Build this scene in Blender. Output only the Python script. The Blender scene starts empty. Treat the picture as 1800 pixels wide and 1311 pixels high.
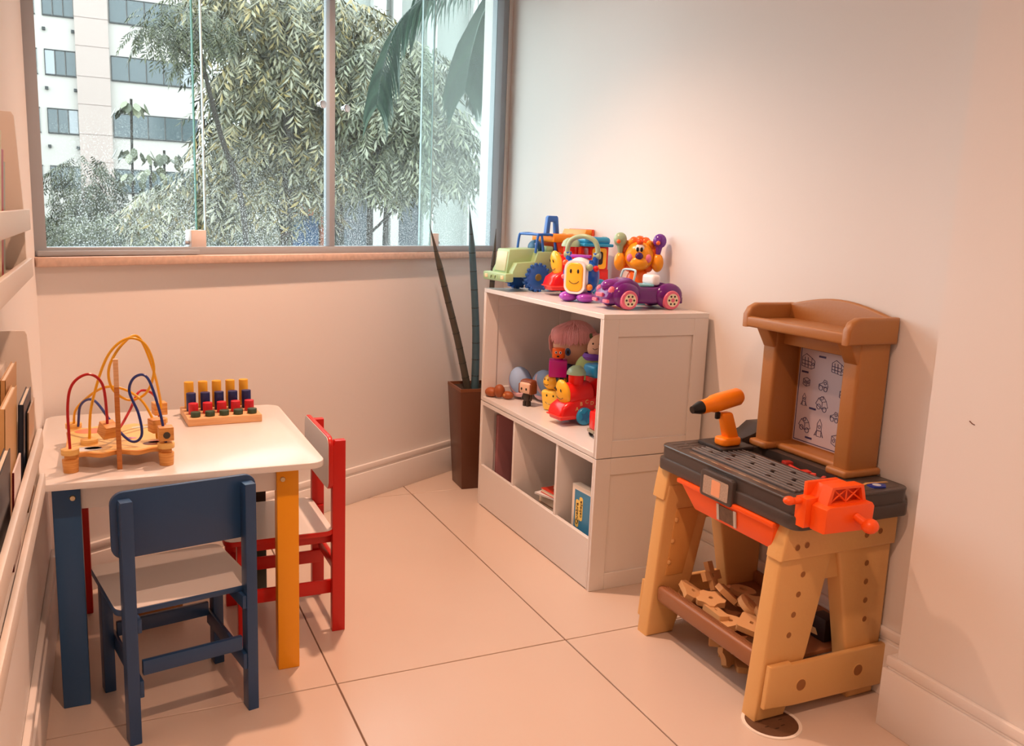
import bpy, bmesh, math, random
from mathutils import Vector, Matrix, Euler
random.seed(7)
sc = bpy.context.scene
COL = sc.collection
# ------------------------------------------------------------------ camera
cam_d = bpy.data.cameras.new('camera'); cam = bpy.data.objects.new('camera', cam_d); COL.objects.link(cam)
cam_d.sensor_fit = 'HORIZONTAL'; cam_d.sensor_width = 36.0; cam_d.lens = 1516.374/1800*36.0
cam_d.clip_start = 0.02; cam_d.clip_end = 400
Rr = ((0.90630776, -0.42084331, 0.03869315), (-0.03952848, -0.17556748, -0.9836735), (0.42076567, 0.88998144, -0.17575346))
rx, ry, rz = Vector(Rr[0]), Vector(Rr[1]), Vector(Rr[2])
m3 = Matrix((rx, -ry, -rz)).transposed()
cam.matrix_world = Matrix.Translation((0, 0, 1.3)) @ m3.to_4x4()
sc.camera = cam
# ------------------------------------------------------------------ world, exposure
vs = sc.view_settings
vs.view_transform = 'Standard'; vs.look = 'None'; vs.gamma = 1.0; vs.use_curve_mapping = False; vs.exposure = 0.0
w = bpy.data.worlds.new('overcast_sky'); sc.world = w; w.use_nodes = True
wb = w.node_tree.nodes['Background']; wb.inputs[0].default_value = (0.88, 0.95, 1.0, 1); wb.inputs[1].default_value = 5.0
# recessed ceiling spots: position, watts (fixtures are built with the ceiling)
LAMPS = [((0.84, 2.90), 195), ((0.45, 0.70), 140), ((0.84, -0.8), 45)]
LAMP_COL = (1.0, 0.55, 0.36)
CEIL = 2.62
# ------------------------------------------------------------------ helpers
def lin(v):
    v /= 255.0
    return v/12.92 if v <= 0.04045 else ((v+0.055)/1.055)**2.4
def rgb(r, g, b): return (lin(r), lin(g), lin(b), 1.0)
MATS = {}
def mat(name, col, rough=0.5, metal=0.0, coat=0.0, bump=0.0, bscale=60.0, var=0.0, vscale=8.0, spec=0.5, emit=0, trans=0.0, sss=0.0):
    if name in MATS: return MATS[name]
    m = bpy.data.materials.new(name); m.use_nodes = True
    nt = m.node_tree; p = nt.nodes['Principled BSDF']
    p.inputs['Base Color'].default_value = col; p.inputs['Roughness'].default_value = rough
    p.inputs['Metallic'].default_value = metal; p.inputs['Coat Weight'].default_value = coat
    p.inputs['Specular IOR Level'].default_value = spec; p.inputs['Transmission Weight'].default_value = trans
    if emit: p.inputs['Emission Color'].default_value = col; p.inputs['Emission Strength'].default_value = emit
    tc = nt.nodes.new('ShaderNodeTexCoord')
    if var:
        n = nt.nodes.new('ShaderNodeTexNoise'); n.inputs['Scale'].default_value = vscale; n.inputs['Detail'].default_value = 4
        nt.links.new(tc.outputs['Object'], n.inputs['Vector'])
        mx = nt.nodes.new('ShaderNodeMix'); mx.data_type = 'RGBA'
        mx.inputs[6].default_value = tuple(c*(1-var) for c in col[:3])+(1,); mx.inputs[7].default_value = tuple(min(1, c*(1+var)) for c in col[:3])+(1,)
        nt.links.new(n.outputs['Fac'], mx.inputs[0]); nt.links.new(mx.outputs[2], p.inputs['Base Color'])
    if bump:
        n = nt.nodes.new('ShaderNodeTexNoise'); n.inputs['Scale'].default_value = bscale; n.inputs['Detail'].default_value = 3
        nt.links.new(tc.outputs['Object'], n.inputs['Vector'])
        b = nt.nodes.new('ShaderNodeBump'); b.inputs['Strength'].default_value = bump; b.inputs['Distance'].default_value = 0.002
        nt.links.new(n.outputs['Fac'], b.inputs['Height']); nt.links.new(b.outputs[0], p.inputs['Normal'])
    MATS[name] = m
    return m
def wood(name, c0, c1, rough=0.45, scale=(3, 3, 40)):
    if name in MATS: return MATS[name]
    m = bpy.data.materials.new(name); m.use_nodes = True; nt = m.node_tree; p = nt.nodes['Principled BSDF']; p.inputs['Roughness'].default_value = rough
    tc = nt.nodes.new('ShaderNodeTexCoord'); mp = nt.nodes.new('ShaderNodeMapping'); mp.inputs['Scale'].default_value = scale
    n = nt.nodes.new('ShaderNodeTexNoise'); n.inputs['Scale'].default_value = 6; n.inputs['Detail'].default_value = 6
    r = nt.nodes.new('ShaderNodeValToRGB'); r.color_ramp.elements[0].color = c0; r.color_ramp.elements[1].color = c1
    r.color_ramp.elements[0].position = .35; r.color_ramp.elements[1].position = .65
    nt.links.new(tc.outputs['Object'], mp.inputs[0]); nt.links.new(mp.outputs[0], n.inputs['Vector']); nt.links.new(n.outputs['Fac'], r.inputs[0]); nt.links.new(r.outputs[0], p.inputs['Base Color'])
    MATS[name] = m
    return m
def leafmat(name, cols, rough=0.45):
    m = bpy.data.materials.new(name); m.use_nodes = True; nt = m.node_tree; p = nt.nodes['Principled BSDF']; p.inputs['Roughness'].default_value = rough
    g = nt.nodes.new('ShaderNodeNewGeometry'); r = nt.nodes.new('ShaderNodeValToRGB'); cr = r.color_ramp
    while len(cr.elements) < len(cols): cr.elements.new(0.5)
    for i, c in enumerate(cols):
        cr.elements[i].position = i/(len(cols)-1); cr.elements[i].color = c
    oi = nt.nodes.new('ShaderNodeObjectInfo'); ad = nt.nodes.new('ShaderNodeMath'); ad.operation = 'ADD'; fr = nt.nodes.new('ShaderNodeMath'); fr.operation = 'FRACT'
    nt.links.new(g.outputs['Random Per Island'], ad.inputs[0]); nt.links.new(oi.outputs['Random'], ad.inputs[1]); nt.links.new(ad.outputs[0], fr.inputs[0])
    nt.links.new(fr.outputs[0], r.inputs[0]); nt.links.new(r.outputs[0], p.inputs['Base Color'])
    MATS[name] = m
    return m

TMP = bpy.data.meshes.new('tmp')
class MB:
    def __init__(s): s.bm = bmesh.new()
    def _merge(s, b, M=None):
        if M is not None: b.transform(M)
        b.to_mesh(TMP); b.free(); s.bm.from_mesh(TMP); return s
    def box(s, x0, x1, y0, y1, z0, z1, bev=0.0, seg=2, M=None):
        b = bmesh.new(); bmesh.ops.create_cube(b, size=1)
        for v in b.verts: v.co = Vector(((x0+x1)/2+v.co.x*(x1-x0), (y0+y1)/2+v.co.y*(y1-y0), (z0+z1)/2+v.co.z*(z1-z0)))
        if bev: bmesh.ops.bevel(b, geom=b.edges[:], offset=bev, segments=seg, profile=0.5, affect='EDGES')
        return s._merge(b, M)
    def hexa(s, bot, top, bev=0.0, seg=2, M=None):
        """8-corner solid: bot and top are lists of 4 points, same winding"""
        b = bmesh.new(); vb = [b.verts.new(p) for p in bot]; vt = [b.verts.new(p) for p in top]; n = len(vb)
        b.faces.new(vb[::-1]); b.faces.new(vt)
        for i in range(n): b.faces.new((vb[i], vb[(i+1) % n], vt[(i+1) % n], vt[i]))
        bmesh.ops.recalc_face_normals(b, faces=b.faces[:])
        if bev: bmesh.ops.bevel(b, geom=b.edges[:], offset=bev, segments=seg, profile=0.5, affect='EDGES')
        return s._merge(b, M)
    def prism(s, pts, plane, a0, a1, bev=0.0, seg=2, M=None):
        def P(u, v, a):
            return (u, v, a) if plane == 'xy' else (u, a, v) if plane == 'xz' else (a, u, v)
        b = bmesh.new(); v0 = [b.verts.new(P(u, v, a0)) for u, v in pts]; v1 = [b.verts.new(P(u, v, a1)) for u, v in pts]; n = len(pts)
        f0 = b.faces.new(v0); f1 = b.faces.new(v1[::-1])
        for i in range(n): b.faces.new((v0[i], v1[i], v1[(i+1) % n], v0[(i+1) % n]))
        bmesh.ops.recalc_face_normals(b, faces=b.faces[:])
        if bev:
            es = list(set(f0.edges[:]+f1.edges[:]))
            bmesh.ops.bevel(b, geom=es, offset=bev, segments=seg, profile=0.5, affect='EDGES')
        return s._merge(b, M)
    def ring(s, outer, inner, plane, a0, a1, M=None):
        def P(u, v, a):
            return (u, v, a) if plane == 'xy' else (u, a, v) if plane == 'xz' else (a, u, v)
        b = bmesh.new(); n = len(outer)
        L = [[b.verts.new(P(u, v, a)) for u, v in pts] for pts, a in ((outer, a0), (outer, a1), (inner, a1), (inner, a0))]
        for k in range(4):
            A, B = L[k], L[(k+1) % 4]
            for i in range(n): b.faces.new((A[i], A[(i+1) % n], B[(i+1) % n], B[i]))
        bmesh.ops.recalc_face_normals(b, faces=b.faces[:])
        return s._merge(b, M)
    def ell(s, c, r, seg=20, M=None):
        b = bmesh.new(); bmesh.ops.create_uvsphere(b, u_segments=seg, v_segments=max(6, seg//2), radius=1)
        rr = r if hasattr(r, '__len__') else (r, r, r)
        T = Matrix.Translation(c) @ (M if M is not None else Matrix.Identity(4)) @ Matrix.Diagonal((*rr, 1))
        return s._merge(b, T)
    def cyl(s, p0, p1, r0, r1=None, seg=20, bev=0.0, M=None):
        p0, p1 = Vector(p0), Vector(p1); r1 = r0 if r1 is None else r1; d = p1-p0
        b = bmesh.new(); bmesh.ops.create_cone(b, cap_ends=True, segments=seg, radius1=r0, radius2=max(r1, 1e-5), depth=d.length)
        if bev:
            es = [e for e in b.edges if len(e.link_faces) == 2 and any(len(f.verts) > 4 for f in e.link_faces)]
            bmesh.ops.bevel(b, geom=es, offset=bev, segments=2, profile=0.5, affect='EDGES')
        T = Matrix.Translation((p0+p1)/2) @ d.to_track_quat('Z', 'Y').to_matrix().to_4x4()
        if M is not None: T = M @ T
        return s._merge(b, T)
    def lathe(s, prof, c=(0, 0, 0), seg=24, M=None):
        b = bmesh.new(); rings = []
        for r, z in prof:
            if r < 1e-6: rings.append([b.verts.new((0, 0, z))])
            else: rings.append([b.verts.new((r*math.cos(2*math.pi*i/seg), r*math.sin(2*math.pi*i/seg), z)) for i in range(seg)])
        for A, B in zip(rings, rings[1:]):
            for i in range(seg):
                j = (i+1) % seg
                if len(A) == 1 and len(B) == 1: continue
                if len(A) == 1: b.faces.new((A[0], B[j], B[i]))
                elif len(B) == 1: b.faces.new((A[i], A[j], B[0]))
                else: b.faces.new((A[i], A[j], B[j], B[i]))
        bmesh.ops.recalc_face_normals(b, faces=b.faces[:])
        T = Matrix.Translation(c)
        if M is not None: T = T @ M
        return s._merge(b, T)
    def tube(s, pts, r, seg=8, closed=False, M=None):
        pts = [Vector(p) for p in pts]; n = len(pts); b = bmesh.new(); rings = []; up = Vector((0.31, 0.2, 0.93)).normalized(); prev = None
        for i, p in enumerate(pts):
            a = pts[(i-1) % n] if closed or i > 0 else p; c = pts[(i+1) % n] if closed or i < n-1 else p
            t = (c-a).normalized(); x = t.cross(up) if prev is None else prev-t*prev.dot(t)
            if x.length < 1e-4: x = t.orthogonal()
            x.normalize(); y = t.cross(x); prev = x
            rad = r[i] if hasattr(r, '__len__') else r
            rings.append([b.verts.new(p+x*(rad*math.cos(2*math.pi*k/seg))+y*(rad*math.sin(2*math.pi*k/seg))) for k in range(seg)])
        for i in range(n if closed else n-1):
            A, B = rings[i], rings[(i+1) % n]
            for k in range(seg): b.faces.new((A[k], A[(k+1) % seg], B[(k+1) % seg], B[k]))
        if not closed:
            b.faces.new(rings[0][::-1]); b.faces.new(rings[-1])
        return s._merge(b, M)
    def mesh(s, name, smooth=True, ang=38):
        me = bpy.data.meshes.new(name); s.bm.to_mesh(me); s.bm.free()
        if smooth and len(me.polygons):
            me.polygons.foreach_set('use_smooth', [True]*len(me.polygons)); me.set_sharp_from_angle(angle=math.radians(ang))
        me.update(); return me
    def obj(s, name, m, parent=None, org=None, smooth=True, ang=38):
        if org is not None: s.bm.transform(Matrix.Translation(-Vector(org)))
        me = s.mesh(name, smooth, ang); me.materials.append(m)
        o = bpy.data.objects.new(name, me); COL.objects.link(o)
        if parent is not None: o.parent = parent
        return o
def tag(o, label=None, cat=None, group=None, kind=None):
    if label: o['label'] = label
    if cat: o['category'] = cat
    if group: o['group'] = group
    if kind: o['kind'] = kind
    return o
def thing(name, label, cat, loc=(0, 0, 0), rz=0.0, group=None, rot=None):
    o = bpy.data.objects.new(name, None); o.empty_display_size = 0.05; COL.objects.link(o); o.location = loc
    o.rotation_euler = rot if rot else (0, 0, rz)
    return tag(o, label, cat, group)
def struct(name, mb, m, parent=None, **k):
    o = mb.obj(name, m, parent, **k)
    if parent is None: o['kind'] = 'structure'
    return o
def dup(o, name=None, parent=None):
    c = o.copy(); COL.objects.link(c); c.parent = parent
    if name: c.name = name
    return c
def ngon(n, r, a0=0, sx=1, sy=1): return [(sx*r*math.cos(a0+2*math.pi*i/n), sy*r*math.sin(a0+2*math.pi*i/n)) for i in range(n)]
def rrect(x0, x1, y0, y1, r, n=6):
    out = []
    for cx, cy, a in ((x1-r, y1-r, 0), (x0+r, y1-r, 90), (x0+r, y0+r, 180), (x1-r, y0+r, 270)):
        for i in range(n+1):
            t = math.radians(a+90*i/n); out.append((cx+r*math.cos(t), cy+r*math.sin(t)))
    return out
def spline(pts, n=10):
    """Catmull-Rom through 3-D points"""
    P = [Vector(p) for p in pts]; P = [P[0]*2-P[1]]+P+[P[-1]*2-P[-2]]; out = []
    for i in range(1, len(P)-2):
        for k in range(n):
            t = k/n; a, b, c, d = P[i-1], P[i], P[i+1], P[i+2]
            out.append(0.5*((2*b)+(c-a)*t+(2*a-5*b+4*c-d)*t*t+(-a+3*b-3*c+d)*t**3))
    out.append(P[-2]); return out
def text_obj(name, body, size, m, parent, loc, rot, depth=0.0006, squash=1.0):
    cu = bpy.data.curves.new(name, 'FONT'); cu.body = body; cu.size = size; cu.extrude = depth; cu.align_x = 'CENTER'; cu.align_y = 'CENTER'; cu.resolution_u = 3
    t = bpy.data.objects.new(name+'_c', cu); COL.objects.link(t); dg = bpy.context.evaluated_depsgraph_get(); dg.update()
    me = bpy.data.meshes.new_from_object(t.evaluated_get(dg)); bpy.data.objects.remove(t); me.materials.clear(); me.materials.append(m)
    o = bpy.data.objects.new(name, me); COL.objects.link(o); o.parent = parent; o.location = loc; o.rotation_euler = rot; o.scale = (squash, 1, 1)
    return o
def RX(a): return Matrix.Rotation(math.radians(a), 4, 'X')
def RY(a): return Matrix.Rotation(math.radians(a), 4, 'Y')
def RZ(a): return Matrix.Rotation(math.radians(a), 4, 'Z')
def TR(*a): return Matrix.Translation(a)
def col(r, g, b, rough=0.35, **k): return mat('c_%d_%d_%d_%d' % (r, g, b, int(rough*100)), rgb(r, g, b), rough, **k)

WHITEWALL = mat('wall_paint', (0.78, 0.76, 0.74, 1), 0.6, bump=0.05, bscale=200)
BASEBD = mat('baseboard_paint', (0.82, 0.80, 0.78, 1), 0.35)
LAM = mat('white_laminate', (0.76, 0.75, 0.74, 1), 0.24)
TILE = mat('porcelain_tile', (0.66, 0.55, 0.47, 1), 0.25, var=0.04, vscale=2.5)
GROUT = mat('grout', rgb(120, 95, 80), 0.8)
ALU = mat('window_aluminium', rgb(158, 166, 174), 0.4)
CHROME = mat('chrome', rgb(220, 220, 225), 0.12, metal=1.0)
STEEL = mat('screw_steel', rgb(200, 190, 160), 0.3, metal=1.0)
BLACK = mat('black_plastic', rgb(18, 18, 20), 0.3)
WHITEP = mat('white_plastic', rgb(240, 238, 235), 0.3)
# ================================================================== setting
WN = Vector((0.4936, -0.8697, 0)); WD = Vector((0.8697, 0.4936, 0)); W0 = Vector((0.92, 3.66, 0))-WN*0.02
def WP(s, z, o=0.0):
    p = W0+WD*s+WN*o; return (p.x, p.y, z)
def wbox(mb, s0, s1, z0, z1, o0, o1, bev=0.0):
    return mb.hexa([WP(s0, z0, o0), WP(s1, z0, o0), WP(s1, z0, o1), WP(s0, z0, o1)], [WP(s0, z1, o0), WP(s1, z1, o0), WP(s1, z1, o1), WP(s0, z1, o1)], bev)
XL, XR, XP, YB = -0.20, 1.975, 1.851, -2.6
# floor: grout bed and single tiles
fl = struct('floor', MB().box(XL-.15, XR+.15, YB-.1, 4.6, -0.12, -0.0035), GROUT)
TW, TL = 0.728, 1.535
me_t = MB().box(-TW/2+.0022, TW/2-.0022, -TL/2+.0022, TL/2-.0022, -0.012, 0.0, 0.0012, 1).mesh('floor_tile'); me_t.materials.append(TILE)
for i in range(-2, 3):
    for j in range(-4, 2):
        x = 1.266+TW*(i-.5); y = 2.205+TL*(j+.5)
        if x+TW/2 < XL or y-TL/2 > 4.4 or y+TL/2 < YB or x-TW/2 > XR+.1: continue
        t = bpy.data.objects.new('floor_tile', me_t); COL.objects.link(t); t.parent = fl; t.location = (x, y, 0)
        t.scale = (1, 1, 1)
struct('wall_left', MB().box(XL-.15, XL, YB-.15, 3.20, 0, CEIL), WHITEWALL)
def xr(y): return 1.978-.033*(y-1.466)/2.784      # the right wall is not quite square to the floor tiles
struct('wall_right', MB().hexa([(xr(1.466), 1.466, 0), (2.15, 1.466, 0), (2.15, 4.55, 0), (xr(4.55), 4.55, 0)], [(xr(1.466), 1.466, CEIL), (2.15, 1.466, CEIL), (2.15, 4.55, CEIL), (xr(4.55), 4.55, CEIL)]), WHITEWALL)
wp_ = struct('wall_pillar', MB().box(XP, XR+.15, YB-.15, 1.466, 0, CEIL), WHITEWALL)
MB().tube([(XP-.0005, 1.352, .868), (XP-.0005, 1.344, .863), (XP-.0005, 1.337, .8615)], .0012, 5).obj('scuff_mark', mat('scuff', rgb(110, 70, 50), .8), wp_)
struct('wall_back', MB().box(XL-.15, XR+.15, YB-.15, YB, 0, CEIL), WHITEWALL)
S0, S1, Z0W, Z1W = -1.277, 1.157, 1.10, 2.45
wm = MB(); wbox(wm, -1.55, 1.5, 0, Z0W, -0.16, 0); wbox(wm, -1.55, 1.5, Z1W, CEIL, -0.16, 0); wbox(wm, -1.55, S0, Z0W, Z1W, -0.16, 0); wbox(wm, S1, 1.5, Z0W, Z1W, -0.16, 0)
struct('wall_window', wm, WHITEWALL)
struct('ceiling', MB().box(XL-.15, XR+.15, YB-.15, 4.75, CEIL, CEIL+.12), WHITEWALL)
def baseboard(name, p0, p1, n, h, e0=0.0, e1=0.0):
    p0, p1, n = Vector(p0), Vector(p1), Vector(n); d = (p1-p0).normalized(); p0 = p0-d*e0; p1 = p1+d*e1
    mb = MB()
    for z0, z1, t, bv in ((0, h-.036, .020, .0025), (h-.036, h-.026, .013, .001), (h-.026, h, .016, .004)):
        mb.hexa([p0+Vector((0, 0, z0)), p1+Vector((0, 0, z0)), p1+n*t+Vector((0, 0, z0)), p0+n*t+Vector((0, 0, z0))],
                [p0+Vector((0, 0, z1)), p1+Vector((0, 0, z1)), p1+n*t+Vector((0, 0, z1)), p0+n*t+Vector((0, 0, z1))], bv)
    return struct(name, mb, BASEBD)
a, b = WP(-1.285, 0), WP(1.21, 0)
baseboard('baseboard_window', a, b, WN, 0.165)
baseboard('baseboard_left', (XL, YB, 0), (XL, 3.02, 0), (1, 0, 0), 0.19)
baseboard('baseboard_right', (xr(1.49), 1.49, 0), (xr(2.48), 2.48, 0), (-1, -.012, 0), 0.197)
bp = MB()
for z0, z1, t in ((0, .164, .021), (.164, .174, .013), (.174, .20, .016)):
    bp.box(XP-t, XP, YB, 1.466+t*1.3, z0, z1, .0025); bp.box(XP, XR-.005, 1.46, 1.466+t*1.3, z0, z1, .0025)
struct('baseboard_pillar', bp, BASEBD)
sill = MB(); wbox(sill, S0-.01, S1+.01, 1.098, 1.128, -0.16, 0.038, .004)
struct('trim_1', sill, mat('sill_granite', rgb(205, 180, 165), 0.3, var=0.25, vscale=60))
# window -----------------------------------------------------------
fr = MB()
ZF = 1.128
wbox(fr, S0, S1, ZF, ZF+.028, -0.07, -0.005, .002); wbox(fr, S0, S1, Z1W-.04, Z1W, -0.07, -0.005, .002)
wbox(fr, S0, S0+.04, ZF, Z1W, -0.075, -0.002, .002); wbox(fr, S1-.045, S1, ZF, Z1W, -0.075, -0.002, .002)
win = struct('window_1', fr, ALU)
g = MB(); wbox(g, S0+.005, -.70, ZF+.002, ZF+.018, -.004, .012, .002)
g.obj('track_cover', ALU, win)
mu = MB(); wbox(mu, -.055, -.025, ZF+.028, Z1W-.04, -.05, -.012, .003); mu.obj('mullion', ALU, win)
def glassmat(name, tint, fog):
    m = bpy.data.materials.new(name); m.use_nodes = True; nt = m.node_tree; nt.nodes.clear(); N = nt.nodes.new; L = nt.links.new
    out = N('ShaderNodeOutputMaterial'); tr = N('ShaderNodeBsdfTransparent'); tr.inputs[0].default_value = tint
    gl = N('ShaderNodeBsdfGlossy'); gl.inputs['Roughness'].default_value = 0.02; fz = N('ShaderNodeFresnel'); fz.inputs[0].default_value = 1.18
    mx = N('ShaderNodeMixShader'); L(fz.outputs[0], mx.inputs[0]); L(tr.outputs[0], mx.inputs[1]); L(gl.outputs[0], mx.inputs[2])
    # condensation and fine wet film: heavier near the sill, broken up into droplets and runs
    tc = N('ShaderNodeTexCoord'); sp = N('ShaderNodeSeparateXYZ'); L(tc.outputs['Object'], sp.inputs[0])
    mr = N('ShaderNodeMapRange'); mr.inputs[1].default_value = 1.62; mr.inputs[2].default_value = 1.13; mr.inputs[3].default_value = 0.03; mr.inputs[4].default_value = 1.0
    L(sp.outputs['Z'], mr.inputs[0])
    mp = N('ShaderNodeMapping'); mp.inputs['Scale'].default_value = (1, 1, 0.16); L(tc.outputs['Object'], mp.inputs[0])
    n1 = N('ShaderNodeTexNoise'); n1.inputs['Scale'].default_value = 9; n1.inputs['Detail'].default_value = 5; L(mp.outputs[0], n1.inputs['Vector'])
    vo = N('ShaderNodeTexVoronoi'); vo.inputs['Scale'].default_value = 130; L(tc.outputs['Object'], vo.inputs['Vector'])
    dr = N('ShaderNodeMapRange'); dr.inputs[1].default_value = 0.32; dr.inputs[2].default_value = 0.22; dr.inputs[3].default_value = 0.06; dr.inputs[4].default_value = 1.0; L(vo.outputs['Distance'], dr.inputs[0])
    m1 = N('ShaderNodeMath'); m1.operation = 'MULTIPLY'; L(mr.outputs[0], m1.inputs[0]); L(n1.outputs['Fac'], m1.inputs[1])
    m2 = N('ShaderNodeMath'); m2.operation = 'MULTIPLY'; L(m1.outputs[0], m2.inputs[0]); L(dr.outputs[0], m2.inputs[1])
    m3_ = N('ShaderNodeMath'); m3_.operation = 'MULTIPLY_ADD'; L(m2.outputs[0], m3_.inputs[0]); m3_.inputs[1].default_value = fog[0]; m3_.inputs[2].default_value = fog[1]; m3_.use_clamp = True
    tl = N('ShaderNodeBsdfTranslucent'); tl.inputs[0].default_value = (.86, .93, .92, 1)
    mx2 = N('ShaderNodeMixShader'); L(m3_.outputs[0], mx2.inputs[0]); L(mx.outputs[0], mx2.inputs[1]); L(tl.outputs[0], mx2.inputs[2]); L(mx2.outputs[0], out.inputs[0])
    MATS[name] = m; return m
GL_CLEAR = glassmat('window_glass', (0.93, 0.965, 0.95, 1), (0.95, 0.008))
GL_FOG = glassmat('fogged_glass', (0.90, 0.955, 0.94, 1), (0.9, 0.075))
EDGE = mat('glass_edge', rgb(70, 140, 128), 0.15); EDGE2 = mat('glass_edge_pale', rgb(170, 196, 198), 0.15)
for s0, s1, o, gm, edges in ((S0+.04, -.685, -.028, GL_CLEAR, (1,)), (-.645, -.05, -.034, GL_CLEAR, (0,)), (-.03, .615, -.034, GL_CLEAR, (1,)), (.545, S1-.045, -.044, GL_FOG, (0,))):
    pm = MB(); wbox(pm, s0, s1, ZF+.024, Z1W-.04, o-.002, o+.002); pn = pm.obj('pane', gm, win, smooth=False)
    for e in edges:
        sx = s1 if e else s0; em = MB(); wbox(em, sx-.0016, sx+.0016, ZF+.03, Z1W-.045, o-.0045, o+.0045); em.obj('glass_edge', EDGE if s0 < -1 else EDGE2, pn)
for s in (-.70, .635):
    c = MB(); wbox(c, s-.018 if s < 0 else s-.02, s+.045 if s < 0 else s+.02, ZF+.024, ZF+.088, -.05, -.012, .003)
    cl = c.obj('glass_clip', mat('clip_metal', rgb(225, 215, 210), .35, metal=.2), win)
    k = MB(); k.cyl(WP(s-.035 if s < 0 else s+.02, ZF+.042, -.03), WP(s-.015 if s < 0 else s+.04, ZF+.042, -.03), .007); k.obj('clip_pin', ALU, cl)
for s, o in ((-.097, -.034), (.036, -.034)):
    k = MB(); k.cyl(WP(s, 1.728, o), WP(s, 1.728, o+.02), .010); k.cyl(WP(s, 1.728, o+.018), WP(s, 1.728, o+.032), .016, bev=.003); k.obj('pull_knob', CHROME, win)
# ceiling downlights (real fixtures with their lamps)
for i, ((x, y), p) in enumerate(LAMPS):
    o = thing('ceiling_downlight', ['recessed ceiling spot nearest the window', 'recessed ceiling spot above the middle of the room', 'recessed ceiling spot at the back of the room'][i], 'light', (x, y, CEIL), group='ceiling downlights')
    MB().ring(ngon(32, .062), ngon(32, .045), 'xy', -.006, .001).obj('trim_ring', WHITEP, o)
    ld = bpy.data.lights.new('downlight', 'SPOT'); ld.energy = p; ld.color = LAMP_COL; ld.spot_size = math.radians((126, 150, 140)[i]); ld.spot_blend = 1.0; ld.shadow_soft_size = 0.035
    lo = bpy.data.objects.new('lamp', ld); COL.objects.link(lo); lo.parent = o; lo.location = (0, 0, -.012)
# ================================================================== table
TBL = thing('activity_table', 'white children\'s table with legs of four different colours under the bead maze', 'table', (0.16, 2.64, 0))
to = (0.16, 2.64, 0)
MB().prism(rrect(-.192, .522, 2.26, 3.02, .045), 'xy', .612, .63, .003).obj('tabletop', LAM, TBL, to)
LEGC = {'blue': col(38, 84, 132, .38), 'yellow': col(246, 166, 10, .35), 'red': col(196, 22, 14, .35), 'green': col(16, 38, 30, .38)}
for (x0, x1, y0, y1, c) in ((-.147, -.083, 2.335, 2.375, 'blue'), (.401, .461, 2.335, 2.375, 'yellow'), (-.147, -.083, 2.90, 2.94, 'red'), (.401, .461, 2.90, 2.94, 'green')):
    lg = MB().box(x0, x1, y0, y1, 0, .612, .003).obj('leg', LEGC[c], TBL, to); lg['label'] = c+' painted table leg'
    if y0 < 2.5:
        xs = x1-.018 if x0 < 0 else x0+.016
        k = MB(); k.cyl((xs, y0, .568), (xs, y0-.003, .568), .0075, .006); k.obj('bolt_head', STEEL, lg, to)
for (x0, x1, y0, y1) in ((-.083, .401, 2.345, 2.36), (-.083, .401, 2.915, 2.93), (-.13, -.115, 2.375, 2.90), (.43, .445, 2.375, 2.90)):
    MB().box(x0, x1, y0, y1, .535, .612, .001).obj('apron', LAM, TBL, to)
# ================================================================== chairs
def chair(name, label, loc, rz, paint):
    o = thing(name, label, 'chair', loc, rz)
    # local: back posts at y=-.14, facing +y
    seat = []
    for x, y in rrect(-.172, .172, -.125, .20, .03): seat.append((x, y))
    st = MB().prism(seat, 'xy', .322, .337, .002).obj('seat', paint, o)
    MB().prism(rrect(-.170, .170, -.123, .198, .029), 'xy', .337, .3385).obj('seat_laminate', LAM, st)
    bk = MB().prism(rrect(-.174, .174, .466, .632, .03), 'xz', -.119, -.105, .003).obj('backrest', paint, o)
    MB().prism(rrect(-.171, .171, .469, .629, .028), 'xz', -.105, -.1035).obj('backrest_laminate', LAM, bk)
    for s in (-1, 1):
        x = s*.146
        MB().prism([(-.160, 0), (-.120, 0), (-.120, .60), (-.128, .618), (-.160, .618)], 'yz', x-.014, x+.014, .002).obj('back_post', paint, o)
        MB().box(x-.014, x+.014, .123, .163, 0, .322, .002).obj('front_leg', paint, o)
        xi = x-s*.019
        MB().box(xi-.005, xi+.005, -.157, .158, .118, .162, .002).obj('side_stretcher', paint, o)
        MB().box(xi-.005, xi+.005, -.157, .158, .286, .322, .002).obj('seat_rail', paint, o)
    MB().box(-.122, .122, -.152, -.138, .172, .210, .002).obj('back_stretcher', paint, o)
    MB().box(-.122, .122, .134, .148, .150, .190, .002).obj('front_stretcher', paint, o)
    return o
chair('blue_chair', 'small blue wooden chair with a pale seat drawn up to the table front', (0.132, 2.287, 0), math.radians(11.1), col(36, 72, 116, .36))
chair('red_chair', 'small red wooden chair with a white seat tucked in at the table side', (0.478, 2.672, 0), math.radians(90), col(200, 22, 12, .34))
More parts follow.
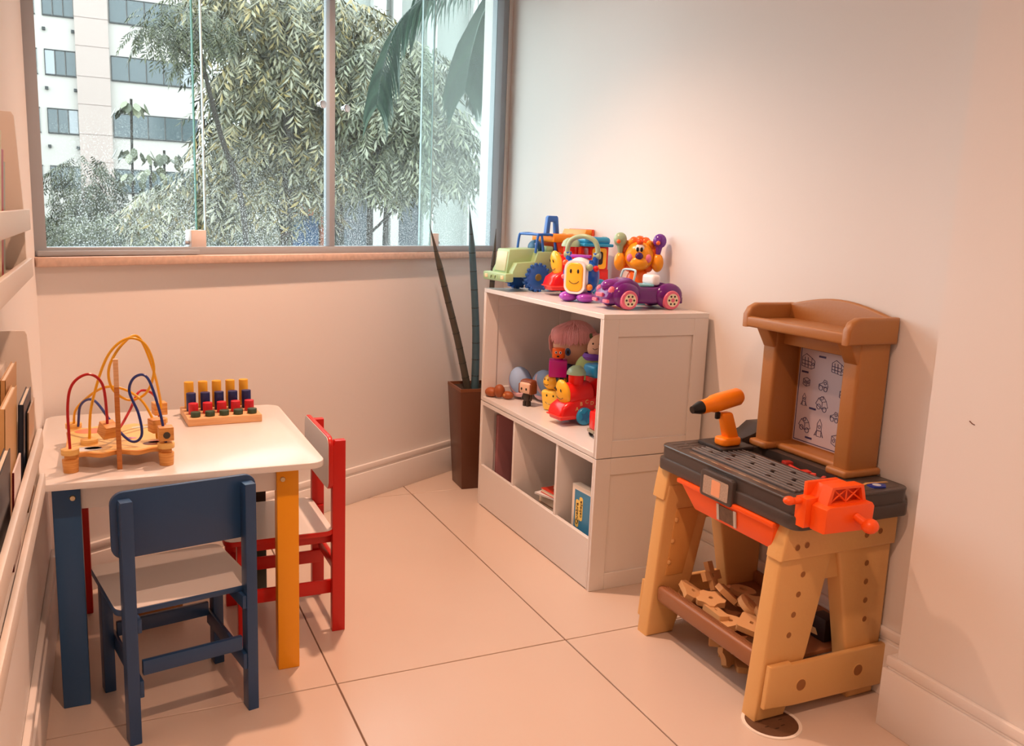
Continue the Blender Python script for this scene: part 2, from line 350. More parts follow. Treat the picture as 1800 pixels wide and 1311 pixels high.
# ================================================================== toy storage units
YA, YBk, XA, XBk = 2.49, 3.52, 1.513, 1.950
def side_panel(z0, z1, o, org, y, near):
    """framed panel, y = outer face; frames stand proud on both sides"""
    sg = 1 if near else -1
    s = MB().box(XA+.002, XBk, min(y+sg*.007, y+sg*.016), max(y+sg*.007, y+sg*.016), z0, z1).obj('side_panel', LAM, o, org)
    for e0, e1 in ((0, .007), (.016, .023)):
        y0, y1 = sorted((y+sg*e0, y+sg*e1))
        for nm, b in (('stile', (XA, XA+.062, z0, z1)), ('stile', (XBk-.062, XBk, z0, z1)), ('rail', (XA+.062, XBk-.062, z0, z0+.06)), ('rail', (XA+.062, XBk-.062, z1-.06, z1))):
            MB().box(b[0], b[1], y0, y1, b[2], b[3], .0012, 1).obj(nm, LAM, s, org)
for nm, lb, z0, z1 in (('toy_cabinet', 'upper white cubby unit with an open front holding dolls and blocks', .490, .995), ('toy_cabinet', 'lower white unit with three open bins and a solid front board', 0, .487)):
    org = (1.73, 3.0, z0); U = thing(nm, lb, 'cabinet', org, group='stacked white toy cabinets')
    ze = z1-.018 if z0 > 0 else z1
    side_panel(z0, ze, U, org, YA, True); side_panel(z0, ze, U, org, YBk, False)
    MB().box(XBk-.006, XBk+.002, YA+.023, YBk-.023, z0+.004, z1-.004).obj('back_panel', LAM, U, org)
    if z0 > 0:
        MB().box(XA, XBk, YA, YBk, z1-.018, z1, .0012, 1).obj('top_board', LAM, U, org)
        MB().box(XA, XBk-.01, YA+.023, YBk-.023, z0, z0+.018, .0012, 1).obj('bottom_board', LAM, U, org)
    else:
        MB().box(XA, XBk-.01, YA+.023, YBk-.023, z1-.018, z1, .0012, 1).obj('top_board', LAM, U, org)
        MB().box(XA+.016, XBk-.01, YA+.023, YBk-.023, .03, .046, .001).obj('bottom_board', LAM, U, org)
        MB().box(XA, XA+.016, YA+.023, YBk-.023, .004, .190, .0012, 1).obj('front_board', LAM, U, org)
        for y in (2.784, 3.168): MB().box(XA+.004, XBk-.01, y-.008, y+.008, .046, z1-.018, .001).obj('divider', LAM, U, org)
ZS, ZT = .508, .995
# ================================================================== planter
PL = thing('planter', 'tall tapered brown planter with three spiky cylindrical leaves behind the cabinets', 'planter', (1.60, 3.80, 0), math.radians(-4))
pc = mat('planter_brown', rgb(92, 52, 30), .35, var=.12, vscale=3)
def sq(h, z): return [(-h, -h, z), (h, -h, z), (h, h, z), (-h, h, z)]
p_ = MB(); p_.hexa(sq(.078, 0), sq(.106, .485), .003); pot = p_.obj('pot', pc, PL)
MB().ring([(-.106, -.106), (.106, -.106), (.106, .106), (-.106, .106)], [(-.099, -.099), (.099, -.099), (.099, .099), (-.099, .099)], 'xy', .485, .50).obj('rim', mat('planter_rim', rgb(120, 72, 44), .4), pot)
MB().box(-.099, .099, -.099, .099, .484, .4865).obj('soil', mat('soil', rgb(48, 36, 28), .9, bump=1, bscale=120), PL)
def spike(pts, r0, m):
    ps = spline(pts, 14); n = len(ps); rr = []
    for i in range(n):
        t = i/(n-1); rr.append(max(.0012, r0*(1-.25*t) * min(1, (1-t)*4.5+.03)))
    mb = MB(); mb.tube(ps, rr, 10); o = mb.obj('leaf', m, PL)
    for i in range(4, n-4, 4):
        q = MB(); q.lathe([(rr[i]*1.0, -.0022), (rr[i]*1.05, 0), (rr[i]*1.0, .0022)], (0, 0, 0), 10, TR(*ps[i]) @ (ps[i+1]-ps[i]).to_track_quat('Z', 'Y').to_matrix().to_4x4())
        q.obj('leaf_band', mat('spike_band', rgb(28, 40, 40), .5), o)
SPK1 = mat('spike_leaf_olive', rgb(70, 68, 60), .45, var=.3, vscale=30); SPK2 = mat('spike_leaf_teal', rgb(62, 92, 104), .4, var=.25, vscale=30)
def pl_loc(x, y, z): 
    v = Matrix.Rotation(math.radians(4), 3, 'Z') @ Vector((x-1.60, y-3.80, z)); return tuple(v)
spike([pl_loc(1.562, 3.79, .47), pl_loc(1.50, 3.79, .72), pl_loc(1.425, 3.79, .98), pl_loc(1.345, 3.79, 1.262)], .0185, SPK1)
spike([pl_loc(1.592, 3.78, .47), pl_loc(1.588, 3.78, .75), pl_loc(1.565, 3.78, 1.05), pl_loc(1.535, 3.78, 1.352)], .0195, SPK2)
spike([pl_loc(1.66, 3.82, .47), pl_loc(1.672, 3.82, .75), pl_loc(1.682, 3.82, 1.0), pl_loc(1.692, 3.82, 1.25)], .015, SPK1)
# ================================================================== wall book ledges
LEDGE = mat('ledge_white', rgb(225, 218, 210), .4)
for lb, zb, zt in (('upper white wall ledge with picture books above the lower one', 1.154, 1.463), ('lower white wall ledge packed with thin books beside the table', .715, 1.045)):
    org = (XL, 1.25, zb); o = thing('book_ledge', lb, 'shelf', org, group='wall book ledges')
    y0, y1 = .55, 1.95
    MB().box(XL+.002, XL+.012, y0, y1, zb, zt-.06, .001).obj('back_board', LEDGE, o, org)
    MB().box(XL+.012, -.142, y0, y1, zb, zb+.012, .001).obj('bottom_board', LEDGE, o, org)
    for ye, yf in ((y1-.012, y1), (y0, y0+.012)):
        MB().prism([(XL+.002, zb), (-.142, zb), (-.142, zb+.13), (-.149, zt-.008), (-.153, zt), (XL+.002, zt)], 'xz', ye, yf, .001).obj('end_panel', LEDGE, o, org)
    MB().box(-.142, -.132, y0, y1, zb+.088, zb+.128, .002).obj('front_rail', LEDGE, o, org)
    MB().box(-.142, -.132, y0, y1, zb-.002, zb+.034, .002).obj('front_rail', LEDGE, o, org)
def book(lb, y, zb, h, t, w, tilt, c, lean=0, grp='books on the wall ledges', spine=None):
    """thin picture book standing with its cover to the room on a wall ledge"""
    o = thing('picture_book', lb, 'book', (XL+.014+lean, y, zb), group=grp, rot=(0, math.radians(tilt), 0))
    MB().box(0, .0018, -w/2, w/2, 0, h, .0005, 1).obj('cover', col(*c), o); MB().box(t-.0018, t, -w/2, w/2, 0, h, .0005, 1).obj('cover', col(*c), o)
    MB().box(.0018, t-.0018, -w/2+.004, w/2-.003, .003, h-.003).obj('pages', col(238, 228, 210, .7), o)
    MB().box(0, t, -w/2, -w/2+.0016, 0, h, .0005, 1).obj('spine', col(*(spine or c)), o)
# upper ledge
book('pale cream picture book, tallest and foremost on the upper ledge', 1.44, 1.167, .235, .010, .22, 3, (214, 208, 168), .027)
book('red-edged picture book on the upper ledge beside the pale ones', 1.62, 1.167, .215, .007, .20, 3, (190, 40, 60), .0175)
book('grey-green picture book on the upper ledge nearest the window', 1.76, 1.167, .20, .009, .19, 3, (168, 190, 176), .006)
# lower ledge
for i, (lb, y, h, t, w, tilt, c, ln) in enumerate((
    ('tan book standing against the back of the lower ledge', 1.76, .27, .009, .20, 3, (196, 150, 96), .0),
    ('ochre book standing in the lower ledge behind the dark blue one', 1.62, .25, .009, .20, 3, (210, 168, 112), .0115),
    ('dark blue thin book leaning in the lower ledge', 1.80, .215, .009, .17, 3, (22, 40, 62), .0225),
    ('beige booklet leaning out of the lower ledge furthest to the front', 1.83, .19, .003, .14, 3, (190, 158, 126), .0335),
    ('black-covered book in the near part of the lower ledge', 1.36, .20, .009, .22, 3, (24, 20, 26), .0225),
    ('white booklet with a red edge in the near part of the lower ledge', 1.53, .16, .003, .12, 3, (228, 216, 214), .0335))):
    book(lb, y, .728, h, t, w, tilt, c, ln, spine=(150, 30, 40) if i == 5 else None)
# ================================================================== bead maze
WOODL = wood('toy_wood', rgb(206, 138, 66), rgb(228, 168, 92)); WOODD = wood('toy_wood_dark', rgb(176, 104, 44), rgb(200, 128, 62)); PINE = wood('pale_pine', rgb(226, 176, 96), rgb(240, 200, 120))
BM = thing('bead_maze', 'wooden bead maze with red, yellow and blue looping wires on the table', 'toy', (0.01, 2.50, .63), math.radians(0))
out = []
for i in range(41):
    t = i/40; out.append((-.125+.25*t, -.155+.022*math.sin(t*math.pi*3)**2*(1 if .1 < t < .9 else .3)))
poly = out+[(.125, .155)]+[(.125-.25*i/40, .155-.022*math.sin(i/40*math.pi*3)**2) for i in range(41)]
bd = MB(); bd.prism([p for p in poly], 'xy', .034, .046, .002); base = bd.obj('base_board', WOODL, BM)
pr_ = MB(); pr_.prism([(p[0]*.97, p[1]*.97) for p in poly], 'xy', .046, .0468); prn = pr_.obj('printed_sheet', col(236, 200, 130, .4), base)
for (x, y, sx, sy, c, n) in ((-.075, -.105, .036, .022, (212, 220, 226), 14), (-.06, -.1, .022, .012, (226, 120, 90), 10), (-.06, .09, .05, .03, (232, 140, 110), 12), (.085, -.09, .028, .02, (110, 62, 44), 12), (.09, -.075, .018, .014, (226, 150, 160), 10), (.06, .1, .026, .014, (214, 218, 200), 10), (.03, -.02, .016, .01, (222, 150, 176), 10)):
    MB().prism([(x+u, y+v) for u, v in ngon(n, 1, 0, sx, sy)], 'xy', .0468, .0472).obj('print_patch', col(*c, .4), prn)
for x in (-.112, .112):
    for y in (-.142, .142):
        MB().cyl((x, y, 0), (x, y, .034), .0175, .0195, 18, .001).obj('foot', WOODL, BM)
        MB().cyl((x, y, .046), (x, y, .06), .021, None, 20, .001).obj('wire_plug', PINE, BM)
MB().cyl((-.07, -.05, .046), (-.07, -.05, .06), .021, None, 20, .001).obj('wire_plug', PINE, BM)
MB().box(-.006, .006, -.155, -.143, .0, .214, .001).obj('centre_post', WOODD, BM)
MB().box(-.006, .006, -.155, -.143, .214, .2855, .001).obj('post_top', wood('post_pale', rgb(214, 168, 124), rgb(228, 184, 140)), BM)
YW = col(226, 168, 20, .3); RW = col(176, 24, 28, .3); BW = col(30, 52, 130, .3)
def wire(pts, m): MB().tube(spline(pts, 10), .0036, 8).obj('wire', m, BM)
wire([(-.112, -.142, .055), (-.112, -.142, .17), (-.098, -.135, .225), (-.062, -.125, .245), (-.032, -.115, .215), (-.025, -.10, .13), (-.024, -.09, .088), (.0, -.03, .075), (.03, .03, .11), (.06, .08, .155), (.10, .12, .13), (.112, .142, .055)], RW)
wire([(-.07, -.05, .055), (-.06, -.045, .15), (-.02, -.03, .27), (.03, -.02, .318), (.075, -.01, .30), (.095, 0, .23), (.075, .01, .165), (.03, .015, .145), (-.01, .01, .18), (-.015, 0, .24), (.02, .01, .30), (.06, .03, .315), (.095, .07, .22), (.115, .12, .11), (.112, .142, .055)], YW)
wire([(-.112, .142, .055), (-.10, .11, .11), (-.04, .06, .17), (.01, .02, .178), (.06, -.02, .15), (.09, -.05, .09), (.095, -.06, .05)], YW)
wire([(-.10, .12, .055), (-.09, .10, .12), (-.055, .05, .14), (-.01, -.04, .09), (.03, -.10, .058), (.055, -.11, .075), (.05, -.10, .13), (.03, -.09, .19), (.045, -.095, .228), (.075, -.105, .225), (.10, -.13, .14), (.112, -.142, .06)], BW)
for (x, y, z, r) in ((-.024, -.092, .092, 30), (.112, -.142, .085, 5), (.095, -.06, .088, 20), (.112, .142, .09, 12)):
    M_ = TR(x, y, z) @ RZ(r) @ (RX(25) if z == .092 else Matrix.Identity(4))
    MB().box(-.018, .018, -.018, .018, -.018, .018, .002, 2, M_).obj('cube_bead', WOODL, BM)
f_ = MB(); f_.prism(ngon(10, .009), 'xz', -.0196, -.018, 0, 2, TR(.112, -.142, .083) @ RZ(5)); f_.obj('bead_print', col(70, 66, 60), BM)
# ================================================================== peg board
PB = thing('peg_board', 'pale wooden peg board with four rows of holes on the table', 'toy', (.315, 2.86, .63), math.radians(3))
MB().box(-.112, .112, -.095, .095, 0, .024, .002).obj('block', wood('peg_wood', rgb(222, 168, 116), rgb(234, 186, 136), scale=(2, 20, 20)), PB)
rows = (('green', col(52, 78, 58, .45), .016, 'front'), ('red', col(204, 36, 52, .4), .034, 'second'), ('blue', col(28, 40, 100, .4), .058, 'third'), ('yellow', col(222, 166, 44, .45), .086, 'back'))
cols_ = ('leftmost', 'second from the left', 'middle', 'second from the right', 'rightmost')
for r, (cn, m, h, rn) in enumerate(rows):
    me = MB().cyl((0, 0, 0), (0, 0, h), .0148, None, 20, .0012).mesh('peg'); me.materials.append(m)
    for c_ in range(5):
        lx, ly = -.086+.043*c_, -.068+.0455*r; v = Matrix.Rotation(math.radians(3), 3, 'Z') @ Vector((lx, ly, 0))
        o = bpy.data.objects.new('peg', me); COL.objects.link(o); o.location = (.315+v.x, 2.86+v.y, .654)
        tag(o, '%s wooden peg, %s in the %s row of the peg board' % (cn, cols_[c_], rn), 'peg', 'pegs in the peg board')
# ---- small crate on the floor under the table
CR = thing('wooden_crate', 'small wooden crate with a dark handle slot on the floor under the table', 'crate', (.09, 2.845, 0), math.radians(4))
CW = wood('crate_wood', rgb(186, 130, 74), rgb(206, 152, 92))
MB().box(-.085, .085, -.06, -.05, 0, .07, .001).obj('front', CW, CR); MB().box(-.085, .085, .05, .06, 0, .07, .001).obj('back', CW, CR)
for s_ in (-1, 1): MB().box(s_*.08-.005, s_*.08+.005, -.05, .05, 0, .07, .001).obj('side', CW, CR)
MB().box(-.075, .075, -.05, .05, 0, .008).obj('bottom', CW, CR)
MB().prism(rrect(-.026, .026, .044, .056, .005), 'xz', -.0608, -.0598).obj('handle_slot', BLACK, CR)
# ================================================================== toys on top of the cabinets
def face(o, c, nrm_rz, w, h, eye=.0045, tilt=0, org=None, smile=True, brows=False):
    """eyes and a smile laid on a surface whose front is local -y, turned by nrm_rz about z; parts of o"""
    M_ = TR(*c) @ RZ(nrm_rz) @ RX(tilt)
    for s in (-1, 1):
        MB().ell((0, 0, 0), (eye*.8, .0016, eye*1.5), 12, ).obj('eye', BLACK, o).matrix_local = M_ @ TR(s*w*.5, 0, h*.28)
    if smile:
        pts = [M_ @ Vector((w*.75*math.sin(a), -.0003, -h*.18-h*.32*math.cos(a))) for a in [math.radians(-62+124*i/14) for i in range(15)]]
        MB().tube(pts, .0011, 6).obj('mouth', BLACK, o)
# ---- dump truck
GRN = col(160, 194, 146, .4); TBLU = col(40, 104, 196, .35); ORR = col(238, 84, 26, .35); ORY = col(250, 156, 30, .35)
TK = thing('toy_dump_truck', 'large toy dump truck with green cab, blue wheels and orange tipper bed', 'toy truck', (1.744, 3.412, ZT), math.radians(5))
MB().box(-.245, -.205, -.1, .1, .042, .078, .006).obj('bumper', GRN, TK)
for y in (-.07, .07): MB().box(-.247, -.244, y-.012, y+.012, .052, .068, .002).obj('headlamp', col(236, 214, 170), TK)
for y in (-.018, .018): MB().tube([(-.246, y-.012, .052), (-.247, y-.006, .066), (-.247, y+.006, .066), (-.246, y+.012, .052)], .0022, 6).obj('tow_hook', GRN, TK)
hd = MB(); hd.hexa([(-.218, -.056, .07), (-.06, -.056, .07), (-.06, .056, .07), (-.218, .056, .07)], [(-.203, -.054, .178), (-.06, -.054, .184), (-.06, .054, .184), (-.203, .054, .178)], .006)
hood = hd.obj('hood', GRN, TK)
g_ = MB(); g_.hexa([(-.2195, -.044, .085), (-.212, -.044, .085), (-.212, .044, .085), (-.2195, .044, .085)], [(-.2075, -.044, .168), (-.2, -.044, .168), (-.2, .044, .168), (-.2075, .044, .168)], .002); g_.obj('grille', col(196, 206, 168, .4), hood)
MB().prism([(-.205, .062), (-.02, .062), (.005, .085), (.022, .125), (.06, .125), (.06, .145), (.03, .17), (-.045, .172), (-.085, .168), (-.098, .128), (-.185, .122), (-.205, .085)], 'xz', -.09, .09, .004).obj('cab_body', GRN, TK)
MB().box(-.035, .005, -.075, .075, .168, .195, .008).obj('seat', GRN, TK)
for y in (-.078, .078):
    MB().tube(spline([(-.09, y, .165), (-.082, y, .23), (-.07, y, .243), (-.01, y, .243), (.004, y, .228), (.012, y, .165)], 6), .0058, 8).obj('roll_bar', TBLU, TK)
for x in (-.076, -.03): MB().tube([(x, -.078, .243), (x, .078, .243)], .0055, 8).obj('roll_bar', TBLU, TK)
MB().tube([(-.062, -.078, .243), (-.05, -.078, .168)], .0055, 8).obj('roll_bar', TBLU, TK)
MB().ell((-.045, 0, .185), (.03, .04, .035)).obj('driver_hump', col(22, 86, 130, .35), TK)
bed = MB().prism([(.008, .215), (.205, .215), (.205, .105), (.075, .105), (.035, .14)], 'xz', -.085, .085, .004).obj('tipper_bed', ORR, TK)
MB().box(-.008, .19, -.093, .093, .212, .248, .006).obj('bed_rim', ORY, bed)
MB().prism([(.15, .248), (.16, .27), (.19, .27), (.19, .248)], 'xz', -.09, .09, .003).obj('bed_rim', ORY, bed)
MB().prism([(.19, .11), (.2, .11), (.203, .25), (.2, .272), (.19, .272)], 'xz', -.092, .092, .002).obj('tail_gate', ORR, bed)
for x in (.045, .085, .125): MB().cyl((x, -.02, .2475), (x, -.02, .2495), .012).obj('bed_hole', col(190, 96, 24), bed)
for x in (.07, .14): MB().box(x-.004, x+.004, -.089, .089, .108, .214, .001).obj('bed_rib', ORR, bed)
MB().prism([(.0, .246), (.008, .318), (.014, .325), (.056, .325), (.062, .318), (.07, .246), (.05, .246), (.046, .298), (.024, .298), (.02, .246)], 'xz', -.012, .012, .004).obj('handle', TBLU, TK)
MB().box(-.02, .16, -.03, .03, .06, .106, .003).obj('chassis', col(150, 120, 96), TK)
def tyre():
    mb = MB(); mb.lathe([(.0, -.017), (.05, -.017), (.056, -.014), (.056, .014), (.05, .017), (.0, .017)], seg=32)
    for i in range(16):
        for s in (-1, 1):
            mb.box(.050, .0625, -.0055, .0055, -.002 if s > 0 else -.0185, .0185 if s > 0 else .002, .0015, 1, RZ(i*22.5+(11.25 if s > 0 else 0)))
    me = mb.mesh('wheel'); me.materials.append(TBLU); return me
tm = tyre(); hm = MB().cyl((0, 0, .015), (0, 0, .021), .017, .014, 16).mesh('hub'); hm.materials.append(col(122, 112, 60))
for x in (-.083, .125):
    for s in (-1, 1):
        o = bpy.data.objects.new('wheel', tm); COL.objects.link(o); o.parent = TK; o.location = (x, s*.082, .0625); o.rotation_euler = (math.radians(90*s*-1+0), 0, 0) if s > 0 else (math.radians(90), 0, 0)
        h = bpy.data.objects.new('hub', hm); COL.objects.link(h); h.parent = o
# ---- smiling train engine (two of them)
RED = col(222, 24, 22, .22); YEL = col(252, 190, 50, .25); SKY = col(38, 150, 200, .25); SAGE = col(160, 186, 152, .3)
def train(label, loc, rz, sc_=1.0, roofed=True, letters=None):
    o = thing('toy_train_engine', label, 'toy train', loc, rz); o.scale = (sc_,)*3
    MB().prism([(-.122, .022), (-.132, .045), (-.122, .075), (-.085, .1), (-.04, .112), (.125, .112), (.13, .03), (.12, .022)], 'xz', -.052, .052, .014, 3).obj('chassis', RED, o)
    MB().box(-.134, -.06, -.054, .054, .036, .042, .002).obj('nose_band', col(236, 70, 60, .25), o)
    MB().cyl((-.085, 0, .118), (.03, 0, .122), .05, .052, 24, .008).obj('boiler', RED, o)
    fc = MB().ell((-.088, 0, .125), (.022, .046, .060), 24, RY(-14)).obj('face', YEL, o)
    face(o, (-.1105, 0, .128), -90, .034, .05, .005, 14)
    MB().cyl((-.03, 0, .15), (-.03, 0, .205), .030, .033, 20).obj('funnel', RED, o)
    MB().lathe([(.0, .033), (.018, .030), (.033, .018), (.040, .003), (.040, -.004), (.0, -.004)], (-.03, 0, .206)).obj('funnel_cap', SAGE, o)
    if roofed:
        cb = MB().box(.035, .12, -.05, .05, .09, .208, .006).obj('cab', RED, o)
        MB().ring(rrect(.045, .108, .115, .2, .012), rrect(.06, .094, .132, .186, .01), 'xz', -.0545, -.049).obj('window_frame', YEL, cb)
        MB().prism(rrect(.06, .094, .132, .186, .01), 'xz', -.0505, -.05).obj('window', col(30, 40, 60), cb)
        rf = MB().box(.0, .135, -.065, .065, .205, .218, .005).obj('roof', SKY, o)
        MB().box(.008, .126, -.055, .055, .212, .245, .014, 3).obj('roof_top', SKY, rf)
        for k, c in enumerate(((120, 60, 140), (230, 200, 210), (60, 160, 150))): MB().box(.055+.022*k, .07+.022*k, -.04, .04, .2445, .2462, .001).obj('roof_stripe', col(*c), rf)
    else:
        MB().box(.045, .12, -.045, .045, .09, .19, .01).obj('cab', RED, o)
        bt = MB().box(.03, .105, -.045, .045, .185, .24, .016, 3).obj('roof', SKY, o)
        for k in range(4): MB().box(.042+.013*k, .048+.013*k, -.047, -.044, .195, .232, .001).obj('roof_groove', col(28, 120, 176), bt)
    for x in (-.02, .085):
        for s in (-1, 1):
            wh = MB().cyl((x, s*.052, .037), (x, s*.066, .037), .037, .035, 24, .002).obj('wheel', SKY, o)
            MB().prism([(x+(.026 if i % 2 == 0 else .013)*math.cos(i*math.pi/5), .037+(.026 if i % 2 == 0 else .013)*math.sin(i*math.pi/5)) for i in range(10)], 'xz', min(s*.066, s*.068), max(s*.066, s*.068)).obj('wheel_star', col(46, 120, 178, .25), wh)
    if letters:
        for k, ch in enumerate(letters):
            a = math.radians(150-30*k); text_obj('letter', ch, .022, col(226, 190, 110), o, (-.02+.053*math.cos(a)+.012, -.0535, .042+.053*math.sin(a)), (math.radians(90), 0, 0))
    return o
train('red smiling toy train with a blue roof, behind the round-faced radio', (1.775, 3.165, ZT), math.radians(-6))
train('red smiling toy train with letters over its wheels, on the shelf inside the cubby', (1.700, 2.940, ZS), math.radians(5), .97, False, 'ABCDE')
# ---- round-faced radio toy
PUR = col(160, 66, 186, .22); WTP = col(240, 238, 244, .25); RBL = col(14, 90, 196, .22)
RD = thing('toy_radio', 'round smiling toy radio with purple feet and a pale green carrying handle', 'toy', (1.652, 2.915, ZT), math.radians(-52))
MB().ell((0, .0, .098), (.062, .052, .074), 28).obj('body', WTP, RD)
for s in (-1, 1): MB().ell((s*.037, .012, .098), (.034, .048, .064), 24).obj('side_shell', RBL, RD)
fp = MB().prism(rrect(-.036, .036, .04, .152, .026), 'xz', -.058, -.036, .008, 3).obj('face_panel', YEL, RD)
MB().ring(rrect(-.043, .043, .033, .159, .031), rrect(-.035, .035, .041, .151, .025), 'xz', -.055, -.034).obj('face_frame', WTP, RD)
face(RD, (0, -.0586, .102), 0, .03, .06, .0055)
for s in (-1, 1): MB().ell((s*.036, -.018, .020), (.036, .046, .02), 20).obj('foot', PUR, RD)
MB().box(-.042, .042, -.012, .012, .168, .18, .005).obj('top_bar', PUR, RD)
for s in (-1, 1): MB().cyl((s*.052, .012, .13), (s*.058, .012, .188), .013, .012, 14).obj('handle_post', RBL, RD)
MB().tube(spline([(-.062, .012, .178), (-.062, .012, .205), (-.045, .012, .236), (0, .012, .25), (.045, .012, .236), (.062, .012, .205), (.062, .012, .178)], 6), .0095, 10).obj('handle', SAGE, RD)
for s in (-1, 1): MB().cyl((s*.062-.014*s, .012, .178), (s*.062+.012*s, .012, .178), .0125, None, 16, .002).obj('handle_pivot', SAGE, RD)
for (x, y, z, r, m) in ((-.05, -.03, .148, .012, col(240, 90, 40, .25)), (.066, -.006, .13, .012, RED), (-.055, -.034, .095, .009, col(240, 120, 120, .25)), (.052, -.036, .135, .014, SAGE), (.054, -.034, .06, .013, col(236, 150, 60, .25))):
    MB().ell((x, y, z), r, 14).obj('button', m, RD)
# ---- purple convertible
CP = col(104, 24, 120, .18); CPK = col(226, 110, 140, .3); CRM = col(238, 226, 196, .35)
CA = thing('toy_convertible', 'purple toy convertible car with pink wheels at the front edge of the cabinet top', 'toy car', (1.772, 2.672, ZT), math.radians(-1))
MB().prism([(-.163, .02), (-.170, .045), (-.158, .068), (-.125, .095), (-.075, .112), (-.045, .098), (-.03, .082), (.055, .08), (.07, .096), (.105, .09), (.140, .066), (.152, .04), (.148, .02)], 'xz', -.056, .056, .016, 3).obj('body', CP, CA)
for x in (-.092, .088):
    for s in (-1, 1):
        MB().ell((x, s*.05, .050), (.058, .027, .046), 24).obj('fender', CP, CA)
        wl = MB().cyl((x, s*.058, .036), (x, s*.08, .036), .036, .034, 28, .004).obj('wheel', CPK, CA)
        MB().cyl((x, s*.079, .036), (x, s*.0815, .036), .0235, None, 24).obj('wheel_disc', CRM, wl)
        MB().cyl((x, s*.081, .036), (x, s*.083, .036), .0075, None, 12).obj('wheel_cap', CPK, wl)
        for k in range(6):
            a = math.radians(60*k); cx, cz = x+.0155*math.cos(a), .036+.0155*math.sin(a)
            MB().prism([(cx+u, cz+v) for u, v in ngon(8, .0042)], 'xz', min(s*.0815, s*.0822), max(s*.0815, s*.0822)).obj('wheel_slot', col(50, 40, 40), wl)
for y in (-.042, .042): MB().ell((-.147, y, .066), (.014, .013, .017), 14).obj('headlamp', CPK, CA)
MB().box(-.176, -.166, -.022, .022, .044, .058, .002).obj('number_plate', CPK, CA)
for y in (-.038, .038): MB().box(-.173, -.16, y-.016, y+.016, .024, .036, .003).obj('bumper_pad', CPK, CA)
MB().ell((-.118, 0, .082), (.05, .03, .026), 20).obj('bonnet', col(126, 44, 146, .18), CA)
MB().tube(spline([(-.062, -.046, .1), (-.055, -.044, .13), (-.05, -.03, .14), (-.05, .03, .14), (-.055, .044, .13), (-.062, .046, .1)], 5), .004, 8).obj('windscreen_frame', col(176, 214, 222, .2), CA)
MB().box(-.05, .03, -.042, .042, .082, .09, .003).obj('dashboard', col(120, 190, 204, .25), CA)
MB().box(.025, .06, -.04, .04, .085, .125, .012, 3).obj('seat_back', WTP, CA)
MB().box(.14, .156, -.045, .045, .02, .045, .004).obj('rear_bumper', CP, CA)
# ---- lion
LO = col(250, 166, 30, .28); LM = col(244, 110, 30, .28); LPK = col(238, 130, 170, .3)
LI = thing('toy_lion', 'orange toy lion holding up two rattles behind the purple convertible', 'toy', (1.862, 2.835, ZT+.0), math.radians(-32))
MB().lathe([(0, .04), (.05, .04), (.075, .034), (.082, .015), (.078, 0), (0, 0)], (0, 0, 0), 32, Matrix.Identity(4)).obj('base', col(112, 192, 210, .22), LI)
MB().ell((-.068, -.04, .036), (.034, .034, .028), 18).obj('spinner_dome', col(240, 130, 40, .25), LI)
MB().ell((-.082, -.044, .04), (.024, .028, .024), 18).obj('spinner_dome', SAGE, LI)
MB().ell((0, .01, .085), (.045, .04, .055), 20).obj('body', LM, LI)
MB().ell((0, -.006, .182), (.056, .042, .056), 28).obj('head', LO, LI)
for k in range(13):
    a = math.radians(-50+280*k/12); MB().ell((.056*math.cos(a), .012, .184+.056*math.sin(a)), (.021, .022, .021), 12).obj('mane_tuft', LM, LI)
for s in (-1, 1): MB().ell((s*.036, -.006, .232), (.013, .01, .013), 12).obj('ear', LO, LI)
MB().ell((0, -.036, .158), (.036, .02, .026), 18).obj('muzzle', LO, LI)
MB().ell((0, -.046, .184), (.0155, .012, .0145), 16).obj('nose', col(70, 24, 100, .15), LI)
MB().ell((0, -.034, .21), (.019, .012, .02), 16).obj('eye_white', WTP, LI)
for s in (-1, 1):
    MB().ell((s*.0075, -.0455, .209), (.0055, .003, .009), 12).obj('pupil', BLACK, LI)
    MB().ell((s*.034, -.036, .176), (.0135, .010, .0165), 14).obj('cheek', LPK, LI)
    MB().ell((s*.072, -.008, .160), (.023, .022, .036), 16).obj('paw', LO, LI)
    m = SAGE if s < 0 else col(112, 52, 160, .15)
    rt = MB().cyl((s*.072, -.01, .19), (s*.074, -.01, .225), .008, .014, 12).obj('rattle_handle', m, LI)
    MB().ell((s*.075, -.01, .243), (.026, .022, .028), 18).obj('rattle', m, LI)
    MB().ell((s*.075-.006, -.03, .236), .0085, 10).obj('rattle_bead', col(240, 110, 50, .25), LI)
MB().ell((0, -.034, .236), (.013, .01, .012), 12).obj('forelock', col(240, 84, 24, .28), LI)
# ================================================================== things inside the cubby
# ---- rag doll
DO = (1.80, 3.235, ZS); DL = thing('rag_doll', 'large rag doll with pink hair in a ponytail slumped in the cubby corner', 'doll', DO)
SKIN = mat('doll_skin', rgb(226, 182, 152), .7); HAIR = mat('doll_hair', rgb(232, 170, 172), .55, var=.15, vscale=40); DBL = col(40, 52, 78, .7)
hc = Vector((0.02, 0, .262)); fd = Vector((-.78, -.62, -.05)).normalized(); sd = Vector((-fd.y, fd.x, 0)).normalized()*-1; upv = Vector((0, 0, 1))
MB().ell(tuple(hc), (.09, .09, .085), 28).obj('head', SKIN, DL)
MB().ell((0.0, .0, .1), (.06, .065, .1), 20).obj('dress', DBL, DL)
ey = hc+fd*.082+Vector((-.62, .78, 0))*-.03+upv*.005
MB().ell((0, 0, 0), (.0022, .013, .017), 14).obj('eye', col(60, 90, 124, .2), DL).matrix_local = Matrix.Translation(hc+(fd*.95+Vector((.62, -.78, 0))*.12-upv*.12).normalized()*.0915) @ fd.to_track_quat('X', 'Z').to_matrix().to_4x4()
